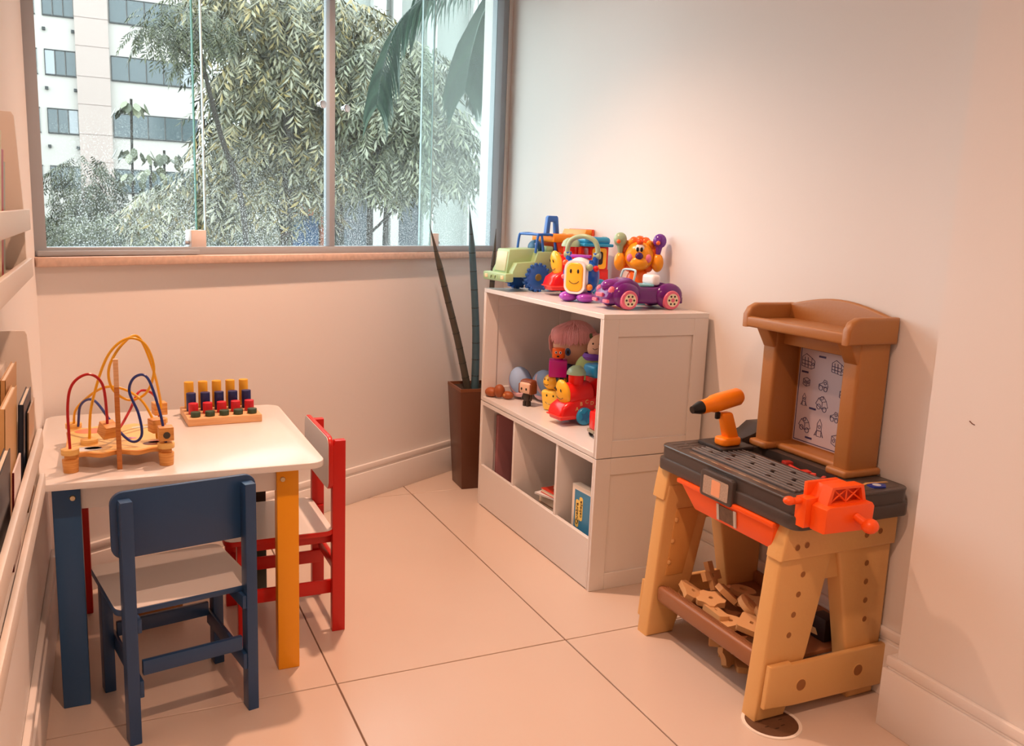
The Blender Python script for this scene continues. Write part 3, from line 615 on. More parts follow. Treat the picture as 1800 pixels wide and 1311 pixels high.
MB().ell((0, 0, 0), (.0022, .006, .009), 12).obj('pupil', BLACK, DL).matrix_local = Matrix.Translation(hc+(fd*.95+Vector((.62, -.78, 0))*.12-upv*.12).normalized()*.0935) @ fd.to_track_quat('X', 'Z').to_matrix().to_4x4()
capm = MB(); capm.ell(tuple(hc+Vector((.018, .014, .022))), (.096, .096, .088), 28); capm.obj('hair_cap', HAIR, DL)
rn = random.Random(3); hs = MB()
tl_r = Vector((.62, -.78, 0))
for k in range(150):   # fringe and crown strands
    a = math.radians(rn.uniform(-75, 75)); d = (fd*math.cos(a)+tl_r*math.sin(a)).normalized()
    top = hc+upv*.105+Vector((.01, .01, 0))+Vector((rn.uniform(-.02, .02), rn.uniform(-.02, .02), 0))
    mid = hc+d*.085+upv*.075; end = hc+d*.1+upv*(rn.uniform(.008, .03)+.012*abs(a))
    hs.tube(spline([top, mid, end], 4), [.003]*8+[.0012], 4)
for k in range(70):
    a = math.radians(rn.choice((-1, 1))*rn.uniform(72, 140)); d = (fd*math.cos(a)+tl_r*math.sin(a)).normalized()
    hs.tube(spline([hc+upv*.1+Vector((.015, .012, 0)), hc+d*.1+upv*.05, hc+d*.104-upv*rn.uniform(.0, .05)], 4), .003, 4)
fr_ = hs.obj('fringe', HAIR, DL); fr_['kind'] = 'stuff'
hs = MB(); root = hc+tl_r*.085+fd*.02+upv*.045
for k in range(70):
    e = root+Vector((rn.uniform(-.03, .03)+.01, rn.uniform(-.035, .02)-.02, -rn.uniform(.13, .19)))
    hs.tube(spline([root+Vector((rn.uniform(-.008, .008),)*3), root+tl_r*.03+Vector((rn.uniform(-.02, .02), rn.uniform(-.015, .015), .005)), e], 4), .0034, 4)
pt = hs.obj('ponytail', HAIR, DL); pt['kind'] = 'stuff'
MB().ell(tuple(root+fd*.012+upv*.01), (.017, .017, .013), 12).obj('hair_clip', col(96, 120, 84, .4), DL)
BSH = mat('bootie_blue', rgb(150, 182, 224), .7, var=.06); BSP = mat('bootie_pink', rgb(226, 190, 200), .7)
for q, (fx, fy, r_) in enumerate(((1.662, 3.425, -20), (1.735, 3.325, 12))):
    c = Vector((fx, fy, ZS))-Vector(DO)
    leg = MB(); leg.tube(spline([(0, .03, .05), ((c.x)*.5, c.y*.5+.02, .05), (c.x+.03, c.y, .055)], 6), .026, 10); leg.obj('leg', SKIN, DL)
    M_ = TR(c.x, c.y, .073) @ RZ(r_) @ RY(-8)
    bo = MB(); bo.ell((0, 0, 0), (.052, .066, .07), 24); bt = bo.obj('bootie', BSH, DL); bt.matrix_local = M_
    st = MB(); st.lathe([(.0625, -.010), (.0645, 0), (.0625, .010)], seg=28, M=Matrix.Diagonal((.82, 1.04, 1, 1))); sto = st.obj('bootie_stripe', BSP, bt); sto.matrix_local = RX(58) @ TR(0, 0, .012)
    MB().ell((.004, 0, -.042), (.050, .06, .026), 20).obj('sole', BSP, bt)
# ---- plain cloth doll
CD = thing('cloth_doll', 'small cloth doll in a pale green top leaning behind the red train', 'doll', (1.800, 3.068, ZS), math.radians(-40)); CD.scale = (1.15, 1.15, 1.15)
MB().ell((0, 0, .16), (.05, .035, .06), 18).obj('body', mat('doll_green_cloth', rgb(170, 190, 120), .75), CD)
MB().ell((0, 0, .05), (.045, .04, .055), 16).obj('trousers', col(90, 70, 120, .7), CD)
MB().lathe([(.03, -.012), (.036, 0), (.028, .012)], (.012, 0, .212)).obj('collar', col(118, 62, 168, .6), CD)
hd2 = MB().ell((.026, -.005, .252), (.03, .027, .042), 20, RY(22)).obj('head', SKIN, CD)
for s in (-1, 1): MB().ell((.03+s*.012, -.031, .262), (.003, .0015, .004), 8).obj('eye', BLACK, CD)
MB().tube([(.018, -.031, .245), (.026, -.033, .241), (.036, -.031, .246)], .001, 5).obj('mouth', BLACK, CD)
# ---- stacked blocks
YB1 = thing('toy_block', 'yellow smiling block at the bottom of the block stack in the cubby', 'toy block', (1.700, 3.168, ZS), math.radians(-52), 'stacked toy blocks')
MB().hexa([(-.036, -.038, 0), (.036, -.038, 0), (.036, .038, 0), (-.036, .038, 0)], [(-.046, -.046, .088), (.046, -.046, .088), (.046, .046, .088), (-.046, .046, .088)], .014, 3).obj('body', col(248, 206, 82, .3), YB1)
face(YB1, (0, -.0445, .056), 0, .03, .05, .0055, -5)
BE = thing('toy_block', 'striped bee-shaped block resting on the yellow smiling block', 'toy block', (1.700, 3.168, ZS+.088), math.radians(-38), 'stacked toy blocks')
MB().ell((-.012, -.01, .034), (.036, .038, .034), 20).obj('head', col(248, 192, 50, .25), BE)
MB().box(-.01, .05, -.034, .034, 0, .058, .014, 3).obj('body', col(240, 180, 50, .3), BE)
for x in (.012, .034): MB().box(x-.005, x+.005, -.0352, .0352, .003, .0592, .014, 3).obj('stripe', col(44, 82, 76, .3), BE)
face(BE, (-.03, -.0405, .038), -38, .02, .03, .003)
MC = thing('toy_block', 'magenta cube block stacked on the bee block', 'toy block', (1.706, 3.158, ZS+.146), math.radians(-28), 'stacked toy blocks')
MB().box(-.038, .038, -.038, .038, 0, .072, .006, 2).obj('cube', col(196, 20, 140, .28), MC)
MB().cyl((0, 0, .071), (0, 0, .078), .02, None, 18).obj('stud', col(196, 20, 140, .28), MC)
OB = thing('toy_block', 'orange cylinder block with a frowning face on top of the magenta cube', 'toy block', (1.706, 3.158, ZS+.2245), math.radians(-32), 'stacked toy blocks')
MB().cyl((0, 0, 0), (0, 0, .042), .027, None, 24, .003).obj('cylinder', col(250, 106, 20, .28), OB)
for s in (-1, 1):
    MB().ell((s*.009, -.0262, .026), (.0055, .0018, .006), 10).obj('eye_white', WTP, OB); MB().ell((s*.009, -.0282, .026), (.003, .0012, .004), 8).obj('pupil', BLACK, OB)
MB().ell((0, -.0275, .010), (.006, .0018, .004), 10).obj('mouth', BLACK, OB)
# ---- vinyl figurine
FG = thing('vinyl_figurine', 'small big-headed figurine with brown hair and dark coat at the shelf front', 'figurine', (1.620, 3.262, ZS), math.radians(-66))
MB().box(-.032, .032, -.026, .026, .056, .108, .014, 3).obj('head', col(222, 186, 160, .4), FG)
MB().box(-.0345, .0345, -.020, .0285, .078, .117, .015, 3).obj('hair', col(124, 66, 40, .45), FG)
for s in (-1, 1): MB().box(s*.030-.006, s*.030+.006, -.022, .022, .055, .1, .005, 2).obj('hair_side', col(124, 66, 40, .45), FG)
for s in (-1, 1): MB().ell((s*.013, -.0264, .078), (.0045, .0012, .006), 10).obj('eye', BLACK, FG)
MB().hexa([(-.014, -.011, .02), (.014, -.011, .02), (.014, .011, .02), (-.014, .011, .02)], [(-.018, -.012, .056), (.018, -.012, .056), (.018, .012, .056), (-.018, .012, .056)], .004).obj('coat', col(58, 46, 40, .5), FG)
for s in (-1, 1):
    MB().box(s*.0085-.0065, s*.0085+.0065, -.014, .010, 0, .022, .003).obj('leg', col(44, 36, 32, .5), FG)
    MB().cyl((s*.019, -.001, .05), (s*.024, -.006, .027), .0055, .005, 10).obj('arm', col(58, 46, 40, .5), FG)
# ---- brown rounded toy lying at the far end
BT = thing('brown_toy', 'small brown rounded toy lying at the far left of the cubby', 'toy', (1.566, 3.452, ZS), math.radians(-58))
BRN = col(158, 84, 38, .5)
MB().ell((-.034, 0, .022), (.032, .026, .022), 18).obj('body', BRN, BT); MB().ell((.012, -.006, .034), (.026, .024, .03), 18).obj('hump', col(148, 76, 32, .5), BT); MB().ell((.048, .006, .018), (.03, .022, .018), 18).obj('tail_end', BRN, BT)
MB().ell((.044, -.016, .021), (.006, .003, .006), 10).obj('button', col(200, 140, 80), BT)
# ---- little wagon by the cabinet side
WG = thing('toy_wagon', 'small red block wagon on a grey wheeled base by the cubby side', 'toy', (1.648, 2.700, ZS), math.radians(-6))
MB().box(-.04, .05, -.03, .03, .018, .03, .004).obj('base', col(150, 146, 128, .4), WG)
MB().box(-.034, .044, -.026, .026, .03, .098, .006).obj('block', RED, WG)
for x in (-.016, .018): MB().cyl((x, 0, .098), (x, 0, .107), .011, None, 14).obj('stud', RED, WG)
for x in (-.022, .032):
    for s in (-1, 1): MB().cyl((x, s*.022, .010), (x, s*.029, .010), .010, None, 14).obj('wheel', col(60, 58, 56), WG)
# ================================================================== lower bins
ZB = .046
mv = MB().box(1.582, 1.885, 3.470, 3.496, ZB+.001, ZB+.375, .003).obj('mauve_board', mat('mauve_card', rgb(166, 112, 118), .5)); tag(mv, 'flat mauve box standing upright in the far left bin', 'box')
def flat_book(lb, x, y, z, w, d, t, rz, c, rot=None, name='book'):
    o = thing(name, lb, 'book', (x, y, z), group='books in the middle bin', rot=rot or (0, 0, math.radians(rz)))
    MB().box(-w/2, w/2, -d/2, d/2, 0, .002, .0006, 1).obj('cover', col(*c), o); MB().box(-w/2, w/2, -d/2, d/2, t-.002, t, .0006, 1).obj('cover', col(*c), o)
    MB().box(-w/2+.003, w/2-.003, -d/2+.003, d/2-.003, .002, t-.002).obj('pages', col(236, 226, 206, .7), o)
    return o
for i, (z, h) in enumerate(((ZB, .06), (ZB+.0605, .052), (ZB+.113, .04))):
    flat_book(['thick blue book at the bottom of the pile in the middle bin', 'grey book in the middle of the pile in the middle bin', 'brown book under the white booklet in the middle bin'][i], 1.70, 2.955, z, .23, .18, h, 3*i-2, [(70, 120, 150), (140, 130, 120), (150, 110, 84)][i])
flat_book('white booklet jutting from the pile in the middle bin', 1.668, 2.962, ZB+.154, .20, .17, .007, 18, (224, 226, 230))
flat_book('red book on top of the white booklet in the middle bin', 1.650, 2.945, ZB+.162, .15, .13, .018, 6, (196, 52, 28))
flat_book('small tan book topmost on the red one in the middle bin', 1.66, 2.925, ZB+.181, .10, .10, .014, 0, (214, 176, 130))
# puzzle box
PZ = thing('puzzle_box', 'blue and white jigsaw puzzle box leaning in the right-hand bin', 'box', (1.556, 2.622, ZB), rot=(math.radians(-2), math.radians(1), 0))
bx = MB().box(0, .034, -.095, .095, 0, .288, .002).obj('carton', col(236, 226, 210, .45), PZ)
MB().box(-.0009, .0002, -.082, .074, .012, .270).obj('blue_print', mat('puzzle_blue', rgb(60, 136, 178), .4, var=.12, vscale=14), bx)
YT = col(244, 214, 110, .4)
for (y, z0, z1) in ((.05, .13, .235), (.024, .16, .25)):
    MB().prism(rrect(y-.013, y+.013, z0, z1, .01), 'yz', -.0016, -.0008).obj('title_patch', YT, bx)
for body, y, z, sz in (('Quebra', .05, .182, .027), ('cabeça', .024, .205, .024)):
    o = text_obj('title_lettering', body, sz, BLACK, bx, (-.002, y, z), (0, 0, 0)); o.matrix_local = Matrix(((0, 0, -1, -.0019), (0, -1, 0, y), (1, 0, 0, z), (0, 0, 0, 1))) @ Matrix.Diagonal((1, -1, 1, 1)) if False else Matrix(((0, 0, -1, -.0019), (0, 1, 0, y), (1, 0, 0, z), (0, 0, 0, 1)))
b2 = thing('game_box', 'brown game box standing behind the puzzle box in the right-hand bin', 'box', (1.80, 2.63, ZB))
MB().box(-.02, .02, -.10, .09, 0, .25, .002).obj('carton', col(190, 140, 96, .6), b2); MB().box(-.022, .022, -.102, .092, .18, .254, .002).obj('lid', col(204, 156, 112, .6), b2)
# ================================================================== toy workbench
WBO = (1.75, 1.90, 0)
WBX = thing('toy_workbench', 'plastic toy workbench with tan trestle legs, grey worktop and brown hutch', 'workbench', WBO)
TAN = mat('bench_tan', rgb(222, 176, 112), .42, bump=.25, bscale=90, var=.03); GREYP = mat('bench_grey', rgb(74, 68, 66), .30)
HUT = mat('hutch_brown', rgb(168, 112, 58), .42, bump=.2, bscale=110); ORG = col(250, 92, 20, .35); GDK = mat('bench_dark', rgb(46, 42, 42), .4)
HOLE = mat('peg_recess', rgb(150, 98, 50), .6)
X0, X1, Y0, Y1 = 1.548, 1.958, 1.565, 2.185
def leg_poly(xa, xb, front):
    pass
for yo, yi, near in ((1.615, 1.672, True), (2.188, 2.130, False)):
    a0, a1 = min(yo, yi), max(yo, yi)
    fl_ = MB().prism([(1.520, 0), (1.622, 0), (1.68, .168), (1.724, .385), (1.745, .50), (1.566, .50), (1.556, .44)], 'xz', a0, a1, .008, 3).obj('front_leg', TAN, WBX, WBO)
    bl_ = MB().prism([(1.856, 0), (1.950, 0), (1.958, .20), (1.956, .50), (1.745, .50), (1.772, .40), (1.822, .168)], 'xz', a0, a1, .008, 3).obj('back_leg', TAN, WBX, WBO)
    e = -.010 if near else .010
    MB().prism([(1.551, .452), (1.960, .452), (1.960, .556), (1.569, .556), (1.561, .52)], 'xz', min(yo+e, yi+e*.4), max(yo+e, yi+e*.4), .007, 3).obj('top_rail', TAN, WBX, WBO)
    MB().prism([(1.722, .372), (1.79, .372), (1.79, .46), (1.722, .46)], 'xz', a0+.012, a1-.012, .004).obj('gusset', TAN, WBX, WBO)
    cb = MB().prism([(1.531, .045), (1.540, .165), (1.612, .165), (1.618, .158), (1.962, .158), (1.958, .032), (1.63, .036)], 'xz', min(yo, yo+2*e), max(yo, yo+2*e), .006, 3).obj('foot_board', TAN, WBX, WBO)
    if near:
        def dim(x, z, r, y, par):
            MB().ring([(x+u, z+v) for u, v in ngon(16, r*1.18)], [(x+u, z+v) for u, v in ngon(16, r)], 'xz', y-.0008, y).obj('recess_lip', TAN, par, WBO)
            MB().prism([(x+u, z+v) for u, v in ngon(16, r*1.04)], 'xz', y-.0005, y).obj('recess', HOLE, par, WBO)
        for x, z in ((1.638, .404), (1.629, .349), (1.619, .293), (1.610, .236)): dim(x, z, .0085, yo, fl_)
        for x, z in ((1.868, .404), (1.873, .349), (1.879, .293), (1.884, .236)): dim(x, z, .0085, yo, bl_)
        for x, z in ((1.60, .487), (1.632, .490), (1.845, .492), (1.895, .497)): dim(x, z, .0085, yo+e, WBX)
        for x, z in ((1.652, .094), (1.860, .096)): dim(x, z, .0165, yo+2*e, cb)
    else:
        MB().prism([(1.575, .2), (1.640, .2), (1.69, .42), (1.60, .42)], 'xz', a0-.003, a0+.002, .002).obj('leg_recess', mat('bench_tan_inner', rgb(214, 160, 90), .5), fl_, WBO)
        for z in (.245, .315, .385): MB().ell((1.578+.12*(z-.2), a0-.004, z), (.008, .006, .008), 10).obj('peg_bump', TAN, fl_, WBO)
# lower tray
TRY = mat('tray_brown', rgb(150, 100, 66), .38)
ty = MB().box(1.545, 1.575, 1.672, 2.130, .118, .172, .012, 3).obj('tray_front', TRY, WBX, WBO)
MB().box(1.57, 1.945, 1.672, 2.130, .118, .13, .002).obj('tray_floor', TRY, WBX, WBO)
MB().box(1.935, 1.955, 1.672, 2.130, .118, .165, .006).obj('tray_back', TRY, WBX, WBO)
for k in range(4): MB().box(1.556+.005*k, 1.558+.005*k, 1.69, 2.11, .1715, .1732).obj('tray_ridge', TRY, ty, WBO)
# worktop
wt = MB(); wt.prism(rrect(X0, X1, Y0, Y1, .03), 'xy', .548, .586, .005)
lip = wt.obj('worktop_skirt', GREYP, WBX, WBO)
TX0, TX1, TY0, TY1 = 1.774, 1.845, 1.715, 2.045   # the well in front of the hutch
ZW = .625
o_ = rrect(X0+.007, X1-.005, Y0+.007, Y1-.007, .03, 6)
i_ = []
for (x, y) in o_:   # inner loop with matching vertex count
    pass
def rr2(x0, x1, y0, y1, r): return rrect(x0, x1, y0, y1, r, 6)
wt = MB(); wt.ring(o_, rr2(TX0, TX1, TY0, TY1, .012), 'xy', .584, ZW)
top = wt.obj('worktop', GREYP, WBX, WBO)
MB().tube([(x, y, ZW-.0035) for x, y in rrect(X0+.0085, X1-.0065, Y0+.0085, Y1-.0085, .03, 6)], .0042, 8, True).obj('worktop_edge', GREYP, top, WBO)
MB().box(TX0-.002, TX1+.002, TY0-.002, TY1+.002, .5845, .588).obj('well_floor', GDK, WBX, WBO)
RIDGE_HILITE = mat('ridge_highlight_grey', rgb(124, 120, 120), .2)  # lighter than the worktop: highlight lines painted into the ridge colour
MB().box(1.600, 1.758, 1.636, 2.089, ZW-.001, ZW+.0008).obj('grip_bed', GDK, top, WBO)
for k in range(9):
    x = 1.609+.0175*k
    MB().box(x-.0036, x+.0036, 1.640, 2.085, ZW-.001, ZW+.0055, .0018, 2).obj('grip_ridge', RIDGE_HILITE, top, WBO)
for k in range(3):
    for j in range(5):
        x = 1.632+.046*k; y = 1.69+.085*j+(.03 if k % 2 else 0)
        if y < 2.09: MB().cyl((x, y, ZW+.001), (x, y, ZW+.0062), .0078, None, 14).obj('peg_hole', GDK, top, WBO)
MB().box(1.575, 1.590, 1.64, 2.06, ZW-.001, ZW+.0006).obj('ruler_strip', mat('ruler_print', rgb(120, 100, 84), .4, var=.3, vscale=90), top, WBO)
for k in range(6): MB().box(1.576, 1.578, 1.68+.06*k, 1.71+.06*k, ZW, ZW+.0009).obj('ruler_mark', col(214, 180, 150), top, WBO)
for y in (2.105, 2.13, 2.155):
    for x in (1.60, 1.655, 1.71): MB().box(x-.024, x+.024, y-.0095, y+.0095, ZW-.001, ZW+.0012, .001, 1).obj('brick_relief', GREYP, top, WBO)
# sticker with a blue clamp picture near the vise
MB().box(1.80, 1.93, 1.592, 1.645, ZW, ZW+.0006).obj('corner_decal', mat('decal_print', rgb(80, 72, 66), .35, var=.4, vscale=50), top, WBO)
MB().prism([(1.80, 1.612), (1.86, 1.636), (1.93, 1.628), (1.93, 1.636), (1.86, 1.644), (1.80, 1.62)], 'xy', ZW+.0006, ZW+.0012).obj('decal_strip', col(222, 176, 110), top, WBO)
MB().prism([(1.868+u*1.25, 1.610+v) for u, v in [(.021*math.cos(t*math.pi/10)*(1+.18*(t % 4 == 0)), .018*math.sin(t*math.pi/10)*(1+.18*(t % 4 == 0))) for t in range(20)]], 'xy', ZW+.0006, ZW+.004).obj('decal_wheel', col(16, 50, 150, .3), top, WBO)
MB().prism([(1.868+u, 1.612+v) for u, v in ngon(14, .0115)], 'xy', ZW+.004, ZW+.0046).obj('decal_disc', col(200, 206, 214, .3), top, WBO)
# badge on the worktop front
bg = MB(); bg.prism(rrect(1.803, 1.945, .535, .613, .012), 'yz', X0-.012, X0+.006, .004); bdg = bg.obj('badge_plate', GREYP, WBX, WBO)
MB().prism(rrect(1.818, 1.928, .545, .598, .004), 'yz', X0-.0132, X0-.0118).obj('badge_sticker', mat('badge_speckle', rgb(176, 156, 140), .4, var=.5, vscale=260), bdg, WBO)
MB().prism(rrect(1.852, 1.890, .549, .594, .004), 'yz', X0-.0138, X0-.013).obj('badge_square', col(240, 170, 130, .4), bdg, WBO)
# drawer
dw = MB(); dw.hexa([(1.556, 1.655, .470), (1.90, 1.655, .470), (1.90, 1.985, .470), (1.556, 1.985, .470)], [(1.546, 1.640, .545), (1.90, 1.640, .545), (1.90, 2.060, .545), (1.546, 2.060, .545)], .006)
drw = dw.obj('drawer', ORG, WBX, WBO)
MB().box(1.541, 1.56, 1.640, 2.062, .534, .5475, .003).obj('drawer_lip', ORG, drw, WBO)
lb_ = MB(); lb_.hexa([(1.5505, 1.795, .482), (1.5535, 1.795, .482), (1.5535, 1.868, .482), (1.5505, 1.868, .482)], [(1.5445, 1.795, .526), (1.5475, 1.795, .526), (1.5475, 1.868, .526), (1.5445, 1.868, .526)]); lbl = lb_.obj('drawer_label', mat('label_print', rgb(96, 74, 58), .35, var=.7, vscale=70), drw, WBO)
for y in (1.795, 1.868): 
    q = MB(); q.hexa([(1.5495, y-.005, .480), (1.553, y-.005, .480), (1.553, y+.005, .480), (1.5495, y+.005, .480)], [(1.5435, y-.005, .528), (1.547, y-.005, .528), (1.547, y+.005, .528), (1.5435, y+.005, .528)]); q.obj('label_edge', col(190, 184, 176, .3), drw, WBO)
# vise
VS = MB(); VS.prism([(1.548, .553), (1.745, .553), (1.752, .60), (1.752, .628), (1.70, .690), (1.615, .688), (1.592, .65), (1.548, .648)], 'xz', 1.540, 1.585, .005); vis = VS.obj('vise_back_jaw', ORG, WBX, WBO)
MB().box(1.575, 1.70, 1.57, 1.585, .60, .693, .005).obj('vise_jaw_plate', ORG, vis, WBO)
MB().box(1.498, 1.60, 1.555, 1.58, .628, .645, .007, 3).obj('vise_arm', ORG, vis, WBO)
MB().ell((1.508, 1.567, .640), (.019, .018, .014), 14).obj('vise_knuckle', ORG, vis, WBO)
fj = MB().prism([(1.567, .553), (1.752, .547), (1.756, .625), (1.748, .636), (1.58, .638), (1.567, .63)], 'xz', 1.478, 1.540, .006).obj('vise_front_jaw', ORG, WBX, WBO)
MB().ring([(1.585, .636), (1.738, .634), (1.722, .692), (1.600, .694)], [(1.600, .642), (1.724, .640), (1.712, .684), (1.610, .686)], 'xz', 1.497, 1.535).obj('vise_truss', ORG, fj, WBO)
MB().prism([(1.600, .642), (1.724, .640), (1.712, .684), (1.610, .686)], 'xz', 1.520, 1.526).obj('vise_truss_back', col(226, 70, 12, .4), fj, WBO)
for (xa, za), (xb, zb_) in (((1.600, .642), (1.661, .684)), ((1.661, .642), (1.610, .686)), ((1.661, .642), (1.661, .686)), ((1.661, .642), (1.712, .684)), ((1.724, .640), (1.661, .684))):
    MB().tube([(xa, 1.503, za), (xb, 1.503, zb_)], .0026, 6).obj('vise_brace', ORG, fj, WBO)
MB().cyl((1.683, 1.48, .600), (1.690, 1.448, .586), .012, .013, 14).obj('vise_screw', ORG, fj, WBO)
MB().ell((1.698, 1.438, .580), (.026, .024, .024), 18).obj('vise_handle', ORG, fj, WBO)
VM = TR(1.60, 1.585, .615) @ Matrix.Diagonal((.86, .86, .8, 1)) @  TR(-1.60, -1.585, -.615)
_o = Vector(WBO)
for o in list(COL.objects):
    if o.name.startswith('vise_'): o.data.transform(TR(*(-_o)) @ VM @ TR(*_o))
# drill holder
MB().prism(rrect(1.672, 1.80, 2.02, 2.150, .012), 'xy', ZW-.002, ZW+.012, .004).obj('drill_stand', GDK, WBX, WBO)
MB().prism([(1.80, .62), (1.80, .645), (1.85, .66), (1.88, .682), (1.94, .682), (1.955, .66), (1.955, .62)], 'xz', 2.085, 2.170, .005).obj('tool_rack', GDK, WBX, WBO)
# hutch
HX0, HX1 = 1.842, 1.960
for y0, y1, in ((1.694, 1.752), (2.020, 2.078)):
    hp = MB().box(HX0, HX1, y0, y1, ZW, 1.012, .010, 3).obj('hutch_post', HUT, WBX, WBO)
    MB().box(HX0-.016, HX1+.004, y0-.010, y1+.010, ZW, ZW+.022, .008, 3).obj('post_foot', HUT, hp, WBO)
    MB().prism([(HX0-.04, 1.008), (HX0+.02, 1.008), (HX0+.02, .935), (HX0-.002, .945)], 'xz', y0+.003, y1-.003, .006, 3).obj('bracket', HUT, hp, WBO)
MB().box(HX1-.022, HX1-.004, 1.75, 2.022, ZW, 1.012, .002).obj('hutch_back', HUT, WBX, WBO)
MB().box(HX0+.03, HX1-.004, 1.745, 2.026, ZW, ZW+.022, .009, 3).obj('hutch_sill', HUT, WBX, WBO)
MB().box(HX0+.03, HX1-.02, 1.75, 2.022, .955, 1.012, .004).obj('hutch_header', HUT, WBX, WBO)
sh = MB(); sh.prism(rrect(1.786, 1.967, 1.684, 2.112, .022), 'xy', 1.006, 1.028, .006, 3); shf = sh.obj('hutch_shelf', HUT, WBX, WBO)
MB().box(1.783, 1.802, 1.70, 2.095, 1.001, 1.034, .007, 3).obj('shelf_lip', HUT, shf, WBO)
for y0, y1 in ((1.684, 1.708), (2.088, 2.112)):
    MB().prism([(1.782, 1.000), (1.9685, 1.000), (1.9685, 1.074), (1.82, 1.074), (1.795, 1.062), (1.782, 1.04)], 'xz', y0-.003, y1+.003, .009, 3).obj('shelf_side', HUT, shf, WBO)
bkp = [(1.70, 1.01), (2.096, 1.01), (2.096, 1.075)]+[(2.08-.364*t, 1.075+.028*math.sin(math.pi*t)) for t in [i/14 for i in range(15)]]+[(1.70, 1.072)]
MB().prism(bkp, 'yz', 1.949, 1.9685, .006, 3).obj('shelf_back', HUT, shf, WBO)
# picture sheet with line drawings on the hutch back
XPp = HX1-.0235
ps_ = MB().prism(rrect(1.762, 2.012, .652, .950, .004), 'yz', XPp, XPp+.0012).obj('picture_sheet', mat('paper_lilac', rgb(190, 178, 186), .45), WBX, WBO)
INK = col(52, 48, 92, .5)
def line(pts, par, th=.0014):
    mb = MB(); mb.tube([(XPp-.0004, y, z) for y, z in pts], th*.6, 5); return mb
def sketch(c, sc_, polys):
    mb = MB()
    for pl in polys: mb.tube([(XPp-.0003, c[0]-u*sc_, c[1]+v*sc_) for u, v in pl], .0010, 5)
    o = mb.obj('line_drawing', INK, ps_, WBO); return o
MBf = MB().ring([(1.766, .656), (2.008, .656), (2.008, .946), (1.766, .946)], [(1.7685, .6585), (2.0055, .6585), (2.0055, .9435), (1.7685, .9435)], 'yz', XPp-.0006, XPp).obj('sheet_border', INK, ps_, WBO)
def arc(cx, cy, r, a0=0, a1=360, n=12, sy=1): return [(cx+r*math.cos(math.radians(a0+(a1-a0)*i/n)), cy+r*sy*math.sin(math.radians(a0+(a1-a0)*i/n))) for i in range(n+1)]
house = [[(-1, -.6), (-1, .5), (-.4, .9), (.5, .5), (.5, -.8), (-1, -.6)], [(.5, .5), (1, .2), (1, -.6), (.5, -.8)], [(-1, .1), (.5, 0)], [(-1, -.3), (.5, -.4)], arc(.76, -.2, .16), [(-.6, .5), (-.5, -.6)], [(-.1, .5), (0, -.7)]]
cube = [[(-.8, -.5), (-.8, .5), (0, .8), (.8, .5), (.8, -.5), (0, -.8), (-.8, -.5)], [(0, -.8), (0, .1), (.8, .5)], [(0, .1), (-.8, .5)], arc(-.4, -.1, .2), arc(.4, -.1, .2)]
rocket = [[(-.3, -.8), (-.3, .5), (0, 1), (.3, .5), (.3, -.8), (-.3, -.8)], arc(0, .2, .16), [(-.3, -.2), (.3, -.2)], [(-.3, -.2), (-.6, -.8), (-.3, -.6)], [(.3, -.2), (.6, -.8), (.3, -.6)]]
cart = [[(-1, -.2), (-.6, .5), (.1, .8), (.6, .3), (.9, -.4), (0, -.7), (-1, -.2)], arc(-.5, -.5, .3), arc(.4, -.7, .3), [(-.6, .5), (0, .1), (.6, .3)], [(0, .1), (0, -.7)], arc(-.1, .55, .2)]
buggy = [arc(-.5, -.5, .38), arc(.45, -.6, .34), [(-.9, 0), (-.2, .3), (.1, .8), (.6, .7), (.9, -.1), (0, -.3), (-.9, 0)], arc(.3, .3, .22), [(-.9, 0), (-.9, -.4)], [(.9, -.1), (.8, -.5)]]
for c, s_, pl in (((1.975, .905), .026, house), ((1.975, .842), .017, cube), ((1.978, .785), .021, rocket), ((1.965, .712), .026, cart), ((1.905, .845), .02, buggy), ((1.903, .79), .026, cart), ((1.905, .71), .030, rocket), ((1.855, .905), .024, house), ((1.85, .76), .018, buggy), ((1.835, .69), .022, cube), ((1.825, .83), .018, cube)): sketch(c, s_, pl)
for (y, z) in ((1.945, .672), (1.92, .928), (1.985, .872), (1.94, .765)): MB().prism([(y-.014, z-.003), (y+.014, z-.003), (y+.014, z+.003), (y-.014, z+.003)], 'yz', XPp-.0006, XPp).obj('caption_bar', INK, ps_, WBO)
# ---- drill standing on its base
DR = thing('toy_drill', 'orange toy cordless drill with a black nose standing on the workbench', 'toy drill', (1.732, 2.064, ZW+.012), math.radians(4))
DOR = col(250, 140, 20, .38)
MB().prism(rrect(-.046, .030, -.028, .028, .018), 'xy', 0, .026, .008, 3).obj('battery_foot', DOR, DR)
MB().hexa([(-.022, -.017, .02), (.026, -.017, .02), (.026, .017, .02), (-.022, .017, .02)], [(-.050, -.016, .105), (-.008, -.016, .105), (-.008, .016, .105), (-.050, .016, .105)], .008, 3).obj('grip', DOR, DR)
ax = Vector((-.968, 0, -.16)).normalized(); B0 = Vector((.028, 0, .152))
prof = [(0, 0), (.022, .002), (.0275, .012), (.0275, .05), (.0285, .085), (.027, .11), (.0225, .122), (.021, .155), (0, .155)]
MB().lathe(prof, tuple(B0), 24, ax.to_track_quat('Z', 'Y').to_matrix().to_4x4()).obj('motor_housing', DOR, DR)
MB().lathe([(0, .153), (.0205, .153), (.020, .162), (.0125, .186), (.011, .192), (0, .192)], tuple(B0), 20, ax.to_track_quat('Z', 'Y').to_matrix().to_4x4()).obj('chuck', BLACK, DR)
MB().box(-.066, -.050, -.006, .006, .085, .108, .004).obj('trigger', BLACK, DR)
